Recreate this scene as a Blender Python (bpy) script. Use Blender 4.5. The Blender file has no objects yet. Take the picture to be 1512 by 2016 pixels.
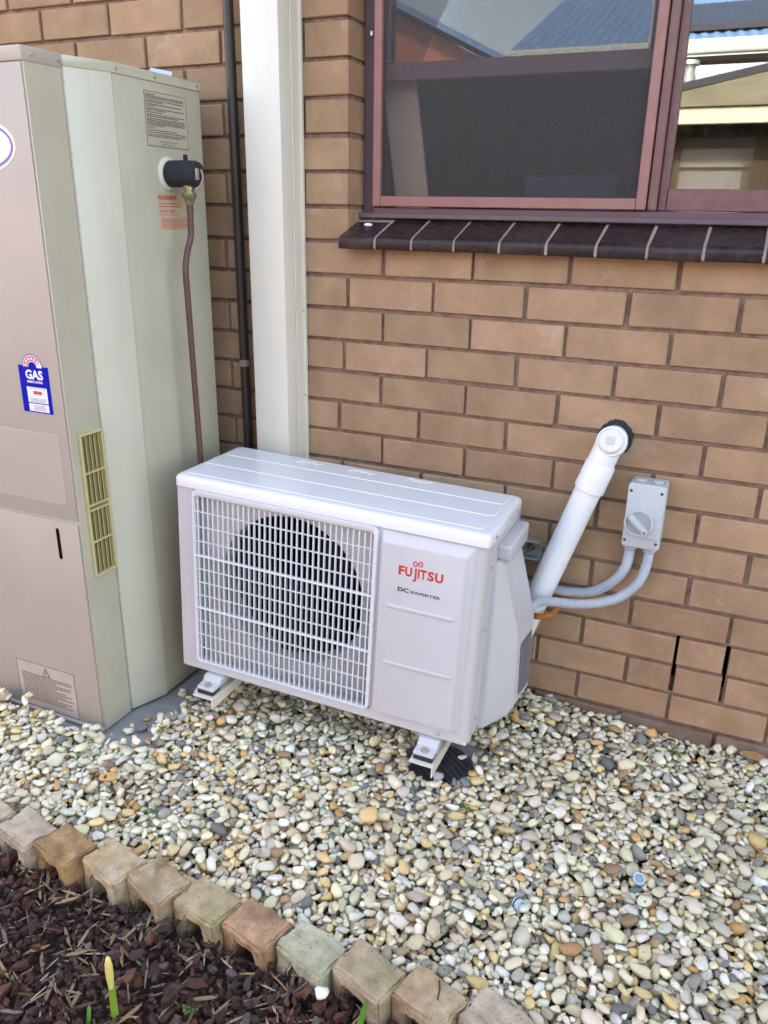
import bpy, bmesh, math, random
import numpy as np
from mathutils import Vector, Matrix, Euler

random.seed(7)
rng = np.random.default_rng(11)
S = bpy.context.scene
COL = S.collection
PI = math.pi

# ------------------------------------------------------------------ camera
CAM = Vector((0.8858, -1.9613, 1.3459))
RX, RY, RZ = (0.9117, 0.4105, 0.0162), (0.1575, -0.3128, -0.9367), (-0.3794, 0.8565, -0.3499)
cd = bpy.data.cameras.new('camera')
cam = bpy.data.objects.new('camera', cd)
COL.objects.link(cam)
m = Matrix(((RX[0], -RY[0], -RZ[0]), (RX[1], -RY[1], -RZ[1]), (RX[2], -RY[2], -RZ[2])))
cam.rotation_euler = m.to_quaternion().normalized().to_euler()
cam.location = CAM
cd.sensor_fit = 'HORIZONTAL'
cd.sensor_width = 36
cd.lens = 36 * 1583 / 1512
cd.clip_start = 0.05
cd.clip_end = 500
S.camera = cam
FPX = 1583.0


def project(P):
    P = np.asarray(P, float) - np.array(CAM)
    x = P @ np.array(RX); y = P @ np.array(RY); z = P @ np.array(RZ)
    return 756 + FPX * x / z, 1008 + FPX * y / z, z


# ------------------------------------------------------------------ world, sun, exposure
W = bpy.data.worlds.new('World')
S.world = W
W.use_nodes = True
nt = W.node_tree
nt.nodes.clear()
sky = nt.nodes.new('ShaderNodeTexSky')
sky.sky_type = 'NISHITA'
sky.sun_disc = False
SUN_EL, SUN_AZ = math.radians(41), math.radians(16)      # azimuth measured clockwise from +y: behind the house
sky.sun_elevation = SUN_EL
sky.sun_rotation = SUN_AZ
sky.altitude = 50
sky.air_density = 1.0
sky.dust_density = 2.0
sky.ozone_density = 1.0
bg = nt.nodes.new('ShaderNodeBackground')
bg.inputs[1].default_value = 0.15
wo = nt.nodes.new('ShaderNodeOutputWorld')
tint = nt.nodes.new('ShaderNodeMix'); tint.data_type = 'RGBA'; tint.blend_type = 'MULTIPLY'   # hazier, less blue sky
tint.inputs[0].default_value = 1.0
tint.inputs[7].default_value = (1.22, 0.98, 0.80, 1)
nt.links.new(sky.outputs[0], tint.inputs[6])
nt.links.new(tint.outputs[2], bg.inputs[0])
nt.links.new(bg.outputs[0], wo.inputs[0])

sl = bpy.data.lights.new('sun', 'SUN')
sl.energy = 2.0
sl.angle = math.radians(1.0)
sl.color = (1.0, 0.97, 0.93)
sun = bpy.data.objects.new('sun', sl)
COL.objects.link(sun)
sdir = Vector((math.sin(SUN_AZ) * math.cos(SUN_EL), math.cos(SUN_AZ) * math.cos(SUN_EL), math.sin(SUN_EL)))
sun.rotation_euler = sdir.to_track_quat('Z', 'Y').to_euler()
sun.location = sdir * 20

S.view_settings.view_transform = 'Standard'
S.view_settings.look = 'None'
S.view_settings.gamma = 1
S.view_settings.use_curve_mapping = False
S.view_settings.exposure = 3.0
S.cycles.max_bounces = 8
S.cycles.diffuse_bounces = 3
S.cycles.glossy_bounces = 3
S.cycles.transparent_max_bounces = 8


# ------------------------------------------------------------------ materials
def lin(r, g, b):
    f = lambda c: (c / 255 / 12.92) if c / 255 <= 0.04045 else ((c / 255 + 0.055) / 1.055) ** 2.4
    return (f(r), f(g), f(b))


MATS = {}


def mat(name, col, rough=0.5, metal=0.0, var=0.06, scale=12.0, bump=0.0, bscale=300.0, spec=0.5, rnd=0.0,
        col2=None, spot=0.0, sscale=60.0, objcol=False, coat=0.0, detail=4.0, rvar=0.08, speck=0.0, kscale=500.0, streak=0.0, col3=None, pale=0.0, pscale=6.0):
    """procedural principled material: base colour with noise variation, a second colour in blotches, fine bump"""
    if name in MATS:
        return MATS[name]
    M = bpy.data.materials.new(name)
    MATS[name] = M
    M.use_nodes = True
    t = M.node_tree
    N, L = t.nodes, t.links
    b = N['Principled BSDF']
    b.inputs['Roughness'].default_value = rough
    b.inputs['Metallic'].default_value = metal
    b.inputs['Specular IOR Level'].default_value = spec
    b.inputs['Coat Weight'].default_value = coat
    tc = N.new('ShaderNodeTexCoord')
    oi = N.new('ShaderNodeObjectInfo')
    add = N.new('ShaderNodeVectorMath'); add.operation = 'MULTIPLY_ADD'
    cmb = N.new('ShaderNodeCombineXYZ')
    for i in range(3):
        L.new(oi.outputs['Random'], cmb.inputs[i])
    add.inputs[1].default_value = (37.0, 53.0, 71.0)
    L.new(cmb.outputs[0], add.inputs[0])
    L.new(tc.outputs['Object'], add.inputs[2])
    vec = add.outputs[0]

    def noise(sc, det=detail, ro=0.55):
        n = N.new('ShaderNodeTexNoise')
        n.inputs['Scale'].default_value = sc
        n.inputs['Detail'].default_value = det
        n.inputs['Roughness'].default_value = ro
        L.new(vec, n.inputs['Vector'])
        return n.outputs[0]

    def ramp(src, a, b_):
        r = N.new('ShaderNodeMapRange')
        r.inputs[1].default_value = a[0]; r.inputs[2].default_value = a[1]
        r.inputs[3].default_value = b_[0]; r.inputs[4].default_value = b_[1]
        L.new(src, r.inputs[0])
        return r.outputs[0]

    if objcol:
        at = N.new('ShaderNodeAttribute'); at.attribute_name = 'col'
        ad = N.new('ShaderNodeMix'); ad.data_type = 'RGBA'; ad.blend_type = 'ADD'
        ad.inputs[0].default_value = 1.0
        L.new(at.outputs['Color'], ad.inputs[6]); L.new(oi.outputs['Color'], ad.inputs[7])
        base = ad.outputs[2]
    else:
        rg = N.new('ShaderNodeRGB'); rg.outputs[0].default_value = (*col, 1)
        base = rg.outputs[0]
    n1 = noise(scale)
    if col2 is not None:
        mx = N.new('ShaderNodeMix'); mx.data_type = 'RGBA'
        L.new(ramp(noise(sscale, 5, 0.6), (0.5 - 0.14, 0.5 + 0.22), (0, spot)), mx.inputs[0])
        L.new(base, mx.inputs[6]); mx.inputs[7].default_value = (*col2, 1)
        base = mx.outputs[2]
    if col3 is not None:
        m3 = N.new('ShaderNodeMix'); m3.data_type = 'RGBA'
        L.new(ramp(noise(pscale, 7, 0.7), (0.58, 0.78), (0, pale)), m3.inputs[0])
        L.new(base, m3.inputs[6]); m3.inputs[7].default_value = (*col3, 1)
        base = m3.outputs[2]
    if speck:
        mk = N.new('ShaderNodeMix'); mk.data_type = 'RGBA'; mk.blend_type = 'MULTIPLY'
        L.new(ramp(noise(kscale, 2, 0.5), (0.60, 0.70), (0, speck)), mk.inputs[0])
        L.new(base, mk.inputs[6]); mk.inputs[7].default_value = (0.25, 0.22, 0.2, 1)
        base = mk.outputs[2]
    if streak:
        mp = N.new('ShaderNodeMapping'); mp.inputs['Scale'].default_value = (45, 45, 2.5)
        L.new(vec, mp.inputs[0])
        ns = N.new('ShaderNodeTexNoise'); ns.inputs['Scale'].default_value = 1.0; ns.inputs['Detail'].default_value = 5; ns.inputs['Roughness'].default_value = 0.6
        L.new(mp.outputs[0], ns.inputs['Vector'])
        mk2 = N.new('ShaderNodeMix'); mk2.data_type = 'RGBA'; mk2.blend_type = 'MULTIPLY'
        ml = N.new('ShaderNodeMath'); ml.operation = 'MULTIPLY'
        L.new(ramp(ns.outputs[0], (0.48, 0.70), (0, 1)), ml.inputs[0]); L.new(ramp(noise(5, 3), (0.4, 0.65), (0, streak)), ml.inputs[1])
        L.new(ml.outputs[0], mk2.inputs[0]); L.new(base, mk2.inputs[6]); mk2.inputs[7].default_value = (0.42, 0.38, 0.33, 1)
        base = mk2.outputs[2]
    hs = N.new('ShaderNodeHueSaturation')
    v = ramp(n1, (0.3, 0.7), (1 - var, 1 + var))
    if rnd:
        ma = N.new('ShaderNodeMath'); ma.operation = 'MULTIPLY'
        L.new(v, ma.inputs[0]); L.new(ramp(oi.outputs['Random'], (0, 1), (1 - rnd, 1 + rnd)), ma.inputs[1])
        v = ma.outputs[0]
    L.new(v, hs.inputs['Value'])
    L.new(base, hs.inputs['Color'])
    L.new(hs.outputs[0], b.inputs['Base Color'])
    if rvar:
        L.new(ramp(noise(scale * 2.3), (0.3, 0.7), (max(0.02, rough - rvar), min(1, rough + rvar))), b.inputs['Roughness'])
    if bump:
        bp = N.new('ShaderNodeBump'); bp.inputs['Strength'].default_value = min(1.0, bump)
        bp.inputs['Distance'].default_value = 0.002
        L.new(noise(bscale, 6, 0.65), bp.inputs['Height'])
        L.new(bp.outputs[0], b.inputs['Normal'])
    return M


def glassmat(name, ior=1.55, tint=(0.9, 0.94, 0.94), dirt=0.04):
    M = bpy.data.materials.new(name); M.use_nodes = True
    t = M.node_tree; N, L = t.nodes, t.links; N.clear()
    out = N.new('ShaderNodeOutputMaterial')
    tr = N.new('ShaderNodeBsdfTransparent'); tr.inputs[0].default_value = (*tint, 1)
    gl = N.new('ShaderNodeBsdfGlossy'); gl.inputs['Roughness'].default_value = 0.01
    df = N.new('ShaderNodeBsdfDiffuse'); df.inputs[0].default_value = (0.55, 0.56, 0.55, 1)
    fr = N.new('ShaderNodeFresnel'); fr.inputs[0].default_value = ior
    tc = N.new('ShaderNodeTexCoord'); mp = N.new('ShaderNodeMapping'); mp.inputs['Scale'].default_value = (160, 160, 12)
    nz = N.new('ShaderNodeTexNoise'); nz.inputs['Scale'].default_value = 1.0; nz.inputs['Detail'].default_value = 4
    L.new(tc.outputs['Object'], mp.inputs[0]); L.new(mp.outputs[0], nz.inputs['Vector'])
    mr = N.new('ShaderNodeMapRange'); mr.inputs[1].default_value = 0.5; mr.inputs[2].default_value = 0.75
    mr.inputs[3].default_value = 0; mr.inputs[4].default_value = dirt
    L.new(nz.outputs[0], mr.inputs[0])
    a = N.new('ShaderNodeMixShader'); b2 = N.new('ShaderNodeMixShader')
    L.new(fr.outputs[0], a.inputs[0]); L.new(tr.outputs[0], a.inputs[1]); L.new(gl.outputs[0], a.inputs[2])
    L.new(mr.outputs[0], b2.inputs[0]); L.new(a.outputs[0], b2.inputs[1]); L.new(df.outputs[0], b2.inputs[2])
    L.new(b2.outputs[0], out.inputs[0])
    return M


def screenmat():
    M = bpy.data.materials.new('fly_mesh'); M.use_nodes = True
    t = M.node_tree; N, L = t.nodes, t.links; N.clear()
    out = N.new('ShaderNodeOutputMaterial')
    tr = N.new('ShaderNodeBsdfTransparent')
    df = N.new('ShaderNodeBsdfPrincipled'); df.inputs['Base Color'].default_value = (0.035, 0.036, 0.042, 1)
    df.inputs['Roughness'].default_value = 0.55
    tc = N.new('ShaderNodeTexCoord'); facs = []
    for sc in ((620, 1, 90), (90, 1, 620)):
        mp = N.new('ShaderNodeMapping'); mp.inputs['Scale'].default_value = sc
        nz = N.new('ShaderNodeTexNoise'); nz.inputs['Scale'].default_value = 0.9; nz.inputs['Detail'].default_value = 1
        L.new(tc.outputs['Object'], mp.inputs[0]); L.new(mp.outputs[0], nz.inputs['Vector']); facs.append(nz.outputs[0])
    mx = N.new('ShaderNodeMath'); mx.operation = 'ADD'
    L.new(facs[0], mx.inputs[0]); L.new(facs[1], mx.inputs[1])
    mr = N.new('ShaderNodeMapRange'); mr.inputs[1].default_value = 0.75; mr.inputs[2].default_value = 1.25
    mr.inputs[3].default_value = 0.48; mr.inputs[4].default_value = 0.60
    L.new(mx.outputs[0], mr.inputs[0])
    wc = N.new('ShaderNodeMapRange'); wc.inputs[1].default_value = 0.85; wc.inputs[2].default_value = 1.25  # paler speckle painted in for light catching on the wires
    wc.inputs[3].default_value = 0.032; wc.inputs[4].default_value = 0.062
    L.new(mx.outputs[0], wc.inputs[0])
    cb_ = N.new('ShaderNodeCombineColor')
    for i in range(3): L.new(wc.outputs[0], cb_.inputs[i])
    L.new(cb_.outputs[0], df.inputs['Base Color'])
    ms = N.new('ShaderNodeMixShader')
    L.new(mr.outputs[0], ms.inputs[0]); L.new(tr.outputs[0], ms.inputs[1]); L.new(df.outputs[0], ms.inputs[2])
    L.new(ms.outputs[0], out.inputs[0])
    return M


# ------------------------------------------------------------------ object helpers
def tag(o, label=None, cat=None, group=None, kind=None):
    if label: o['label'] = label
    if cat: o['category'] = cat
    if group: o['group'] = group
    if kind: o['kind'] = kind
    return o


def empty(name, loc=(0, 0, 0), rot=(0, 0, 0)):
    o = bpy.data.objects.new(name, None)
    o.location = loc; o.rotation_euler = rot
    o.empty_display_size = 0.05
    COL.objects.link(o)
    return o


def link(name, me, M, parent=None, smooth=False):
    o = bpy.data.objects.new(name, me)
    COL.objects.link(o)
    if M is not None and not me.materials:
        me.materials.append(M)
    if parent is not None:
        o.parent = parent
    if smooth:
        me.polygons.foreach_set('use_smooth', [True] * len(me.polygons))
    return o


class MB:
    """collects shapes into one mesh"""
    def __init__(s):
        s.bm = bmesh.new()

    def box(s, x0, x1, y0, y1, z0, z1, bev=0.0, seg=2, M=None):
        r = bmesh.ops.create_cube(s.bm, size=1.0)
        vs = r['verts']
        for v in vs:
            v.co = Vector(((x0 + x1) / 2 + v.co.x * (x1 - x0), (y0 + y1) / 2 + v.co.y * (y1 - y0), (z0 + z1) / 2 + v.co.z * (z1 - z0)))
        if M is not None:
            bmesh.ops.transform(s.bm, matrix=M, verts=vs)
        if bev:
            es = list({e for v in vs for e in v.link_edges})
            bmesh.ops.bevel(s.bm, geom=es, offset=bev, segments=seg, affect='EDGES', profile=0.5)
        return s

    def prism(s, pts, a0, a1, axis='y', bev=0.0, seg=2):
        """polygon pts (2D) extruded along axis from a0 to a1; x:(y,z) y:(x,z) z:(x,y)"""
        def P(p, a):
            return {'x': (a, p[0], p[1]), 'y': (p[0], a, p[1]), 'z': (p[0], p[1], a)}[axis]
        A = [s.bm.verts.new(P(p, a0)) for p in pts]
        B = [s.bm.verts.new(P(p, a1)) for p in pts]
        n = len(pts)
        fs = [s.bm.faces.new(A), s.bm.faces.new(B[::-1])]
        for i in range(n):
            fs.append(s.bm.faces.new((A[i], B[i], B[(i + 1) % n], A[(i + 1) % n])))
        bmesh.ops.recalc_face_normals(s.bm, faces=fs)
        if bev:
            es = list({e for v in A + B for e in v.link_edges})
            bmesh.ops.bevel(s.bm, geom=es, offset=bev, segments=seg, affect='EDGES', profile=0.5)
        return s

    def loft(s, rings, cap=True, closed=True):
        R = [[s.bm.verts.new(p) for p in r] for r in rings]
        n = len(R[0]); fs = []
        for a, b in zip(R[:-1], R[1:]):
            for i in range(n if closed else n - 1):
                fs.append(s.bm.faces.new((a[i], a[(i + 1) % n], b[(i + 1) % n], b[i])))
        if cap and closed:
            fs.append(s.bm.faces.new(R[0][::-1])); fs.append(s.bm.faces.new(R[-1]))
        bmesh.ops.recalc_face_normals(s.bm, faces=fs)
        return s

    def tube(s, path, rad, seg=16, cap=True):
        path = [Vector(p) for p in path]
        n = len(path)
        rads = rad if isinstance(rad, (list, tuple)) else [rad] * n
        up = None; rings = []
        for i in range(n):
            t = (path[min(i + 1, n - 1)] - path[max(i - 1, 0)]).normalized()
            if up is None:
                up = Vector((0, 0, 1)) if abs(t.z) < 0.9 else Vector((1, 0, 0))
            u = (up - t * up.dot(t)).normalized(); up = u
            w = t.cross(u)
            rings.append([path[i] + (u * math.cos(2 * PI * k / seg) + w * math.sin(2 * PI * k / seg)) * rads[i] for k in range(seg)])
        return s.loft(rings, cap)

    def lathe(s, prof, origin, axis, seg=32, cap=True):
        """prof: list of (distance along axis, radius)"""
        o = Vector(origin); a = Vector(axis).normalized()
        u = a.orthogonal().normalized(); w = a.cross(u)
        rings = [[o + a * d + (u * math.cos(2 * PI * k / seg) + w * math.sin(2 * PI * k / seg)) * r for k in range(seg)] for d, r in prof]
        return s.loft(rings, cap)

    def quad(s, *p):
        s.bm.faces.new([s.bm.verts.new(q) for q in p]); return s

    def build(s, name, M, parent=None, smooth=None):
        me = bpy.data.meshes.new(name)
        s.bm.to_mesh(me); s.bm.free()
        o = link(name, me, M, parent)
        if smooth is not None:
            me.polygons.foreach_set('use_smooth', [True] * len(me.polygons))
            try:
                me.set_sharp_from_angle(angle=math.radians(smooth))
            except Exception:
                pass
        return o


def spline(pts, n=12):
    """Catmull-Rom through pts"""
    P = [Vector(p) for p in pts]
    P = [P[0] * 2 - P[1]] + P + [P[-1] * 2 - P[-2]]
    out = []
    for i in range(1, len(P) - 2):
        for k in range(n):
            t = k / n
            a, b, c, d = P[i - 1:i + 3]
            out.append(0.5 * ((2 * b) + (c - a) * t + (2 * a - 5 * b + 4 * c - d) * t * t + (3 * b - a - 3 * c + d) * t ** 3))
    out.append(P[-2])
    return out


def resample(pts, step):
    out = [pts[0]]; acc = 0
    for a, b in zip(pts[:-1], pts[1:]):
        L = (b - a).length; p = 0
        while acc + (L - p) >= step:
            p += step - acc; acc = 0
            out.append(a + (b - a) * (p / L))
        acc += L - p
    return out


def text_mesh(txt, size, bold=0.0, xs=1.0, align='LEFT', shear=0.0, ext=0.0):
    c = bpy.data.curves.new('text', 'FONT')
    c.body = txt; c.size = size; c.offset = bold; c.align_x = align; c.shear = shear; c.extrude = ext
    c.resolution_u = 3
    o = bpy.data.objects.new('text', c); COL.objects.link(o)
    dg = bpy.context.evaluated_depsgraph_get(); dg.update()
    me = bpy.data.meshes.new_from_object(o.evaluated_get(dg))
    bpy.data.objects.remove(o); bpy.data.curves.remove(c)
    me.transform(Matrix.Diagonal((xs, 1, 1, 1)))
    return me


def text(name, txt, size, M, parent, mtx, **k):
    me = text_mesh(txt, size, **k)
    me.transform(mtx)
    me.materials.clear()
    return link(name, me, M, parent)


FRONT = lambda x, y, z: Matrix(((1, 0, 0, x), (0, 0, -1, y), (0, 1, 0, z), (0, 0, 0, 1)))          # text facing -y
SIDE = lambda x, y, z: Matrix(((0, 0, 1, x), (1, 0, 0, y), (0, 1, 0, z), (0, 0, 0, 1)))           # text facing +x

# ------------------------------------------------------------------ palette
m_brick = mat('brown_brick', lin(168, 139, 110), 0.8, var=0.12, scale=9, bump=0.6, bscale=330, rnd=0.13, speck=.35, kscale=330, col3=lin(206, 186, 164), pale=.55, pscale=7, col2=lin(148, 118, 91), spot=0.7, sscale=14, spec=0.25)
m_mortar = mat('grey_brown_mortar', lin(146, 124, 110), 0.95, var=0.22, scale=60, bump=1.0, bscale=260, col2=lin(108, 90, 80), spot=0.7, sscale=35, spec=0.1)
m_foot = mat('mortar_stained_brick', lin(124, 102, 84), 0.85, var=0.12, scale=20, bump=0.7, bscale=200, rnd=0.06, col2=lin(146, 130, 120), spot=0.6, sscale=22, spec=0.2)
m_sill = mat('dark_glazed_sill', lin(40, 31, 32), 0.24, var=0.3, scale=30, bump=0.5, bscale=120, rnd=0.2, col2=lin(78, 66, 62), spot=0.4, sscale=90, spec=0.25, rvar=0.08)
m_silljoint = mat('pale_sill_joint', lin(158, 136, 126), 0.9, var=0.15, scale=80, bump=0.6)
m_alu = mat('brown_aluminium', lin(104, 73, 71), 0.42, var=0.07, scale=25, col2=lin(128, 92, 92), spot=0.5, sscale=50, bump=0.08, bscale=500)
m_alu2 = mat('pinkish_screen_frame', lin(142, 102, 97), 0.42, var=0.07, scale=25, col2=lin(132, 92, 90), spot=0.5, sscale=60, bump=0.08, bscale=500)
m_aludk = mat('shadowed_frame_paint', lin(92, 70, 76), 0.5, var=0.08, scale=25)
m_soil = mat('damp_soil', (0.035, 0.026, 0.02), 0.95, var=0.3, scale=40, bump=1.0, bscale=150)
m_sub = mat('gravel_bedding', (0.11, 0.095, 0.075), 0.95, var=0.3, scale=70, bump=1.0, bscale=150)
m_conc = mat('grey_concrete', lin(150, 150, 148), 0.9, var=0.12, scale=25, bump=0.5, bscale=250, col2=lin(120, 122, 122), spot=0.6, sscale=20)
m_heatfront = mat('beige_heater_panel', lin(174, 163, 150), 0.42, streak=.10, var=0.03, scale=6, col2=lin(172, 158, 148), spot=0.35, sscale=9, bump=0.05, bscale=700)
m_heatside = mat('side_shade_beige_steel', lin(184, 180, 159), 0.45, streak=.10, var=0.04, scale=6, col2=lin(172, 166, 146), spot=0.4, sscale=9, bump=0.05, bscale=700)  # heater beige with the olive cast of its shaded side put in
m_heatlight = mat('lit_tint_beige_steel', lin(194, 193, 175), 0.42, streak=.08, var=0.03, scale=6, bump=0.05, bscale=700)  # same beige with the greenish light on the chamfer put into the colour
m_vent = mat('yellowed_plastic', lin(192, 182, 132), 0.5, var=0.06, scale=30)
m_dark = mat('dark_cavity', (0.005, 0.005, 0.005), 0.9, var=0.1, spec=.05)
m_col = mat('cream_colorbond', lin(213, 209, 196), 0.4, streak=.06, var=0.025, scale=7, bump=0.03, bscale=400)
m_blackpipe = mat('dark_brown_pipe', lin(44, 36, 36), 0.38, var=0.12, scale=30)
m_copper = mat('brown_painted_copper', lin(86, 62, 58), 0.45, var=0.12, scale=30)
m_foam = mat('black_foam', (0.022, 0.023, 0.026), 0.9, var=0.4, scale=150, bump=1.0, bscale=300)
m_brass = mat('tarnished_brass', lin(150, 142, 112), 0.35, metal=0.8, var=0.15, scale=60)
m_steel = mat('zinc_plated_steel', lin(176, 182, 180), 0.42, metal=0.65, var=0.12, scale=40)
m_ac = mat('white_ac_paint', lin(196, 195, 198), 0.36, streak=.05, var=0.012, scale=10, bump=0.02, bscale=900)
m_actop = mat('sky_lit_ac_lid_white', lin(224, 225, 227), 0.2, var=0.008, scale=3, rvar=0)  # cabinet white, lightened to stand for sky light on the top
m_emboss = mat('embossed_lid_line', lin(229, 230, 231), 0.25, var=0.01)
m_acgrille = mat('white_grille_plastic', lin(214, 217, 220), 0.4, var=0.01)
m_shroud = mat('pale_grey_shroud', lin(216, 212, 210), 0.5, var=0.04)
m_fan = mat('black_fan_plastic', (0.006, 0.006, 0.007), 0.5, var=0.1, spec=.15)
m_red = mat('red_print', lin(196, 52, 40), 0.4, var=0.02)
m_grey = mat('dark_grey_print', lin(72, 72, 78), 0.4, var=0.02)
m_pvc = mat('white_pvc', lin(230, 232, 236), 0.3, var=0.015, scale=8)
m_pvccap = mat('translucent_white_cap', lin(214, 212, 204), 0.3, var=0.03)
m_switch = mat('pale_grey_switch_plastic', lin(182, 188, 191), 0.45, var=0.015, bump=0.05, bscale=900)
m_switchd = mat('grey_switch_recess', lin(160, 168, 172), 0.5, var=0.02)
m_conduit = mat('grey_conduit', lin(194, 200, 207), 0.4, var=0.02)
m_rust = mat('rusty_clip', lin(176, 108, 48), 0.8, var=0.2, scale=80, bump=0.6)
m_arm = mat('cream_bracket_paint', lin(222, 216, 202), 0.4, var=0.03)
m_rubber = mat('black_rubber', (0.02, 0.02, 0.022), 0.7, var=0.1)
m_white = mat('white_print', lin(226, 226, 232), 0.45, var=0.01)
m_blue = mat('blue_label', (0.0, 0.004, 0.36), 0.55, spec=.12, var=0.03)
m_label = mat('beige_label', lin(182, 174, 156), 0.45, var=0.03)
m_print = mat('dark_print', lin(92, 86, 78), 0.6, var=0.05)
m_redprint = mat('faded_red_print', lin(196, 108, 84), 0.6, var=0.05)
m_pebble = mat('river_pebble', (0, 0, 0), 0.62, var=0.10, scale=55, bump=0.7, bscale=240, objcol=True, spec=0.35, rvar=0.12, col2=lin(190, 168, 128), spot=0.25, sscale=120)
m_pebble.node_tree.nodes['Principled BSDF'].inputs['Specular IOR Level'].default_value = 0.35
m_bark = mat('bark_chip', (0, 0, 0), 0.8, var=0.35, scale=80, bump=0.9, bscale=180, objcol=True, spec=0.3)
m_leaf = mat('weed_leaf', lin(74, 112, 44), 0.5, var=0.2, scale=60)
m_glass = glassmat('window_glass', 2.5)

# ------------------------------------------------------------------ ground
mb = MB(); mb.box(-40, 40, -60, 30, -0.5, -0.02)
tag(mb.build('ground', m_soil), kind='structure')

tag(MB().box(-14, 14, -14, -2.65, -.3, -.008).build('bounce_yard', mat('bounce_paving', lin(112, 112, 106), .9, var=.08, scale=3)), kind='structure')  # unseen paving added behind the camera to bounce fill light

# ------------------------------------------------------------------ house wall: bricks in stretcher bond
Z0, H = 1.1915, 0.0842
BH, JT = 0.0742, 0.010
SHIFT = {0: -.0025, 1: .016, 2: -.0008, 3: .0046, 4: -.0045, 5: -.011, 6: .0019, 7: -.0015, 8: .0057, 9: .0018, 10: -.0081, 11: -.0028, 12: .0012, 13: -.0002}
XL, XR, ZT = -1.36, 1.52, Z0 + 13 * H + BH
WX, WZ = -0.098, 1.262                    # left edge and bottom of the window opening
HX, HZ = 0.628, 0.858                     # pipe hole
house = empty('house_wall', (0, 0, 0))
tag(house, 'brown brick house wall with recessed grey mortar behind the air conditioner', 'wall')


def brick_mesh(seed):
    r = random.Random(seed)
    bm = bmesh.new()
    bmesh.ops.create_cube(bm, size=1.0)
    for v in bm.verts:
        v.co = Vector((v.co.x * 0.23, v.co.y * 0.11, v.co.z * BH))
    bmesh.ops.bevel(bm, geom=list(bm.edges), offset=0.0022, segments=1, affect='EDGES')
    for v in bm.verts:
        v.co += Vector((r.uniform(-1, 1), r.uniform(-.6, .6), r.uniform(-1, 1))) * 0.0009
    me = bpy.data.meshes.new('brick'); bm.to_mesh(me); bm.free()
    return me


bm_norm = [brick_mesh(i) for i in range(7)]
for me in bm_norm: me.materials.append(m_brick)
bm_foot = [brick_mesh(i + 30) for i in range(4)]
for me in bm_foot: me.materials.append(m_foot)
SLOTS = []


def put_brick(x0, x1, zb, row):
    if x1 - x0 < 0.02:
        return
    me = random.choice(bm_foot if row >= 14 else bm_norm)
    o = bpy.data.objects.new('brick', me)
    o.parent = house
    COL.objects.link(o)
    yo = 0.0 if row < 14 else -0.006
    o.location = ((x0 + x1) / 2, 0.055 + yo + random.uniform(-.0012, .0012), zb + BH / 2 + random.uniform(-.0007, .0007))
    o.scale = ((x1 - x0) / 0.23, 1, 1)
    o.rotation_euler = (random.uniform(-.006, .006), random.uniform(-.002, .002), random.uniform(-.004, .004))


for row in range(-13, 16):
    zb = Z0 - row * H
    sh = SHIFT.get(row, random.uniform(.008, .018) if row < 0 else random.uniform(-.004, .004))
    off = 0.0 if row % 2 == 0 else 0.12
    j = -8
    while True:
        x1 = 0.24 * j + off + sh
        x0 = x1 - 0.23
        j += 1
        if x1 < XL: continue
        if x0 > XR: break
        x0 += random.uniform(-.0015, .0015); x1 += random.uniform(-.0015, .0015)
        a, b = max(x0, XL), min(x1, XR)
        if row <= -1 and b > WX - 0.04:
            b = min(b, WX)
            if b > WX - .04: b = WX
            if a > WX - 0.02: continue
        # weep slots: half bricks on both sides of the black vertical slots
        if row in (11, 12) and a < 0.84 + 0.06 and b > 0.84 + 0.06 and row == 12:
            put_brick(a, 0.8370, zb, row); put_brick(0.8500, b, zb, row); continue
        if row == 11 and a < 0.96 < b:
            put_brick(a, 0.9560, zb, row); put_brick(0.9690, b, zb, row); continue
        if row == 12 and abs(b - 0.96) < 0.05:
            pass
        put_brick(a, b, zb, row)

# mortar sheet with openings (window, two weep slots)
holes = [(0.8385, 0.8485, Z0 - 12 * H - .001, Z0 - 11 * H + BH + .003), (0.9575, 0.9675, Z0 - 12 * H - .001, Z0 - 11 * H + BH + .003)]
xc = sorted({XL, XR, WX - .006} | {h[0] for h in holes} | {h[1] for h in holes})
zc = sorted({-0.12, ZT, WZ - .003} | {h[2] for h in holes} | {h[3] for h in holes})
mb = MB()
for xa, xb in zip(xc[:-1], xc[1:]):
    for za, zb in zip(zc[:-1], zc[1:]):
        cx, cz = (xa + xb) / 2, (za + zb) / 2
        if cx > WX - .006 and cz > WZ - .003: continue
        if any(h[0] < cx < h[1] and h[2] < cz < h[3] for h in holes): continue
        mb.quad((xa, .0105, za), (xb, .0105, za), (xb, .0105, zb), (xa, .0105, zb))
mb.box(XL, WX - .006, .02, .104, WZ - .003, ZT)
mb.build('mortar', m_mortar, house)
mb = MB()
for h in holes:
    mb.box(h[0] - .012, h[1] + .012, .09, .1, h[2], h[3])
mb.build('weep_cavity', m_dark, house)

# unseen eave and roof added to block light from behind; then the room
house2 = empty('shading_eave', (0, 0, ZT))
tag(house2, 'unseen added eave with soffit and gutter shading the brick wall', 'eave')
o = MB().box(-7.2, 6.7, -.24, .12, ZT + .005, ZT + .02).build('soffit', mat('cream_soffit', (0.6, 0.57, 0.5), 0.7), house2); o.location = (0, 0, -ZT)
o = MB().box(-7.2, 6.7, -.35, -.244, ZT - .01, ZT + .10, .01).build('gutter', m_col, house2); o.location = (0, 0, -ZT)
mb = MB(); mb.prism([(-.26, ZT + .09), (3.6, ZT + 1.5), (3.6, ZT + 1.46), (-.26, ZT + .05)], -7.2, 6.7, 'x')
o = mb.build('roof', mat('dark_roof_tile', (0.09, 0.07, 0.06), 0.8, var=.2), house2); o.location = (0, 0, -ZT)

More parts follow.
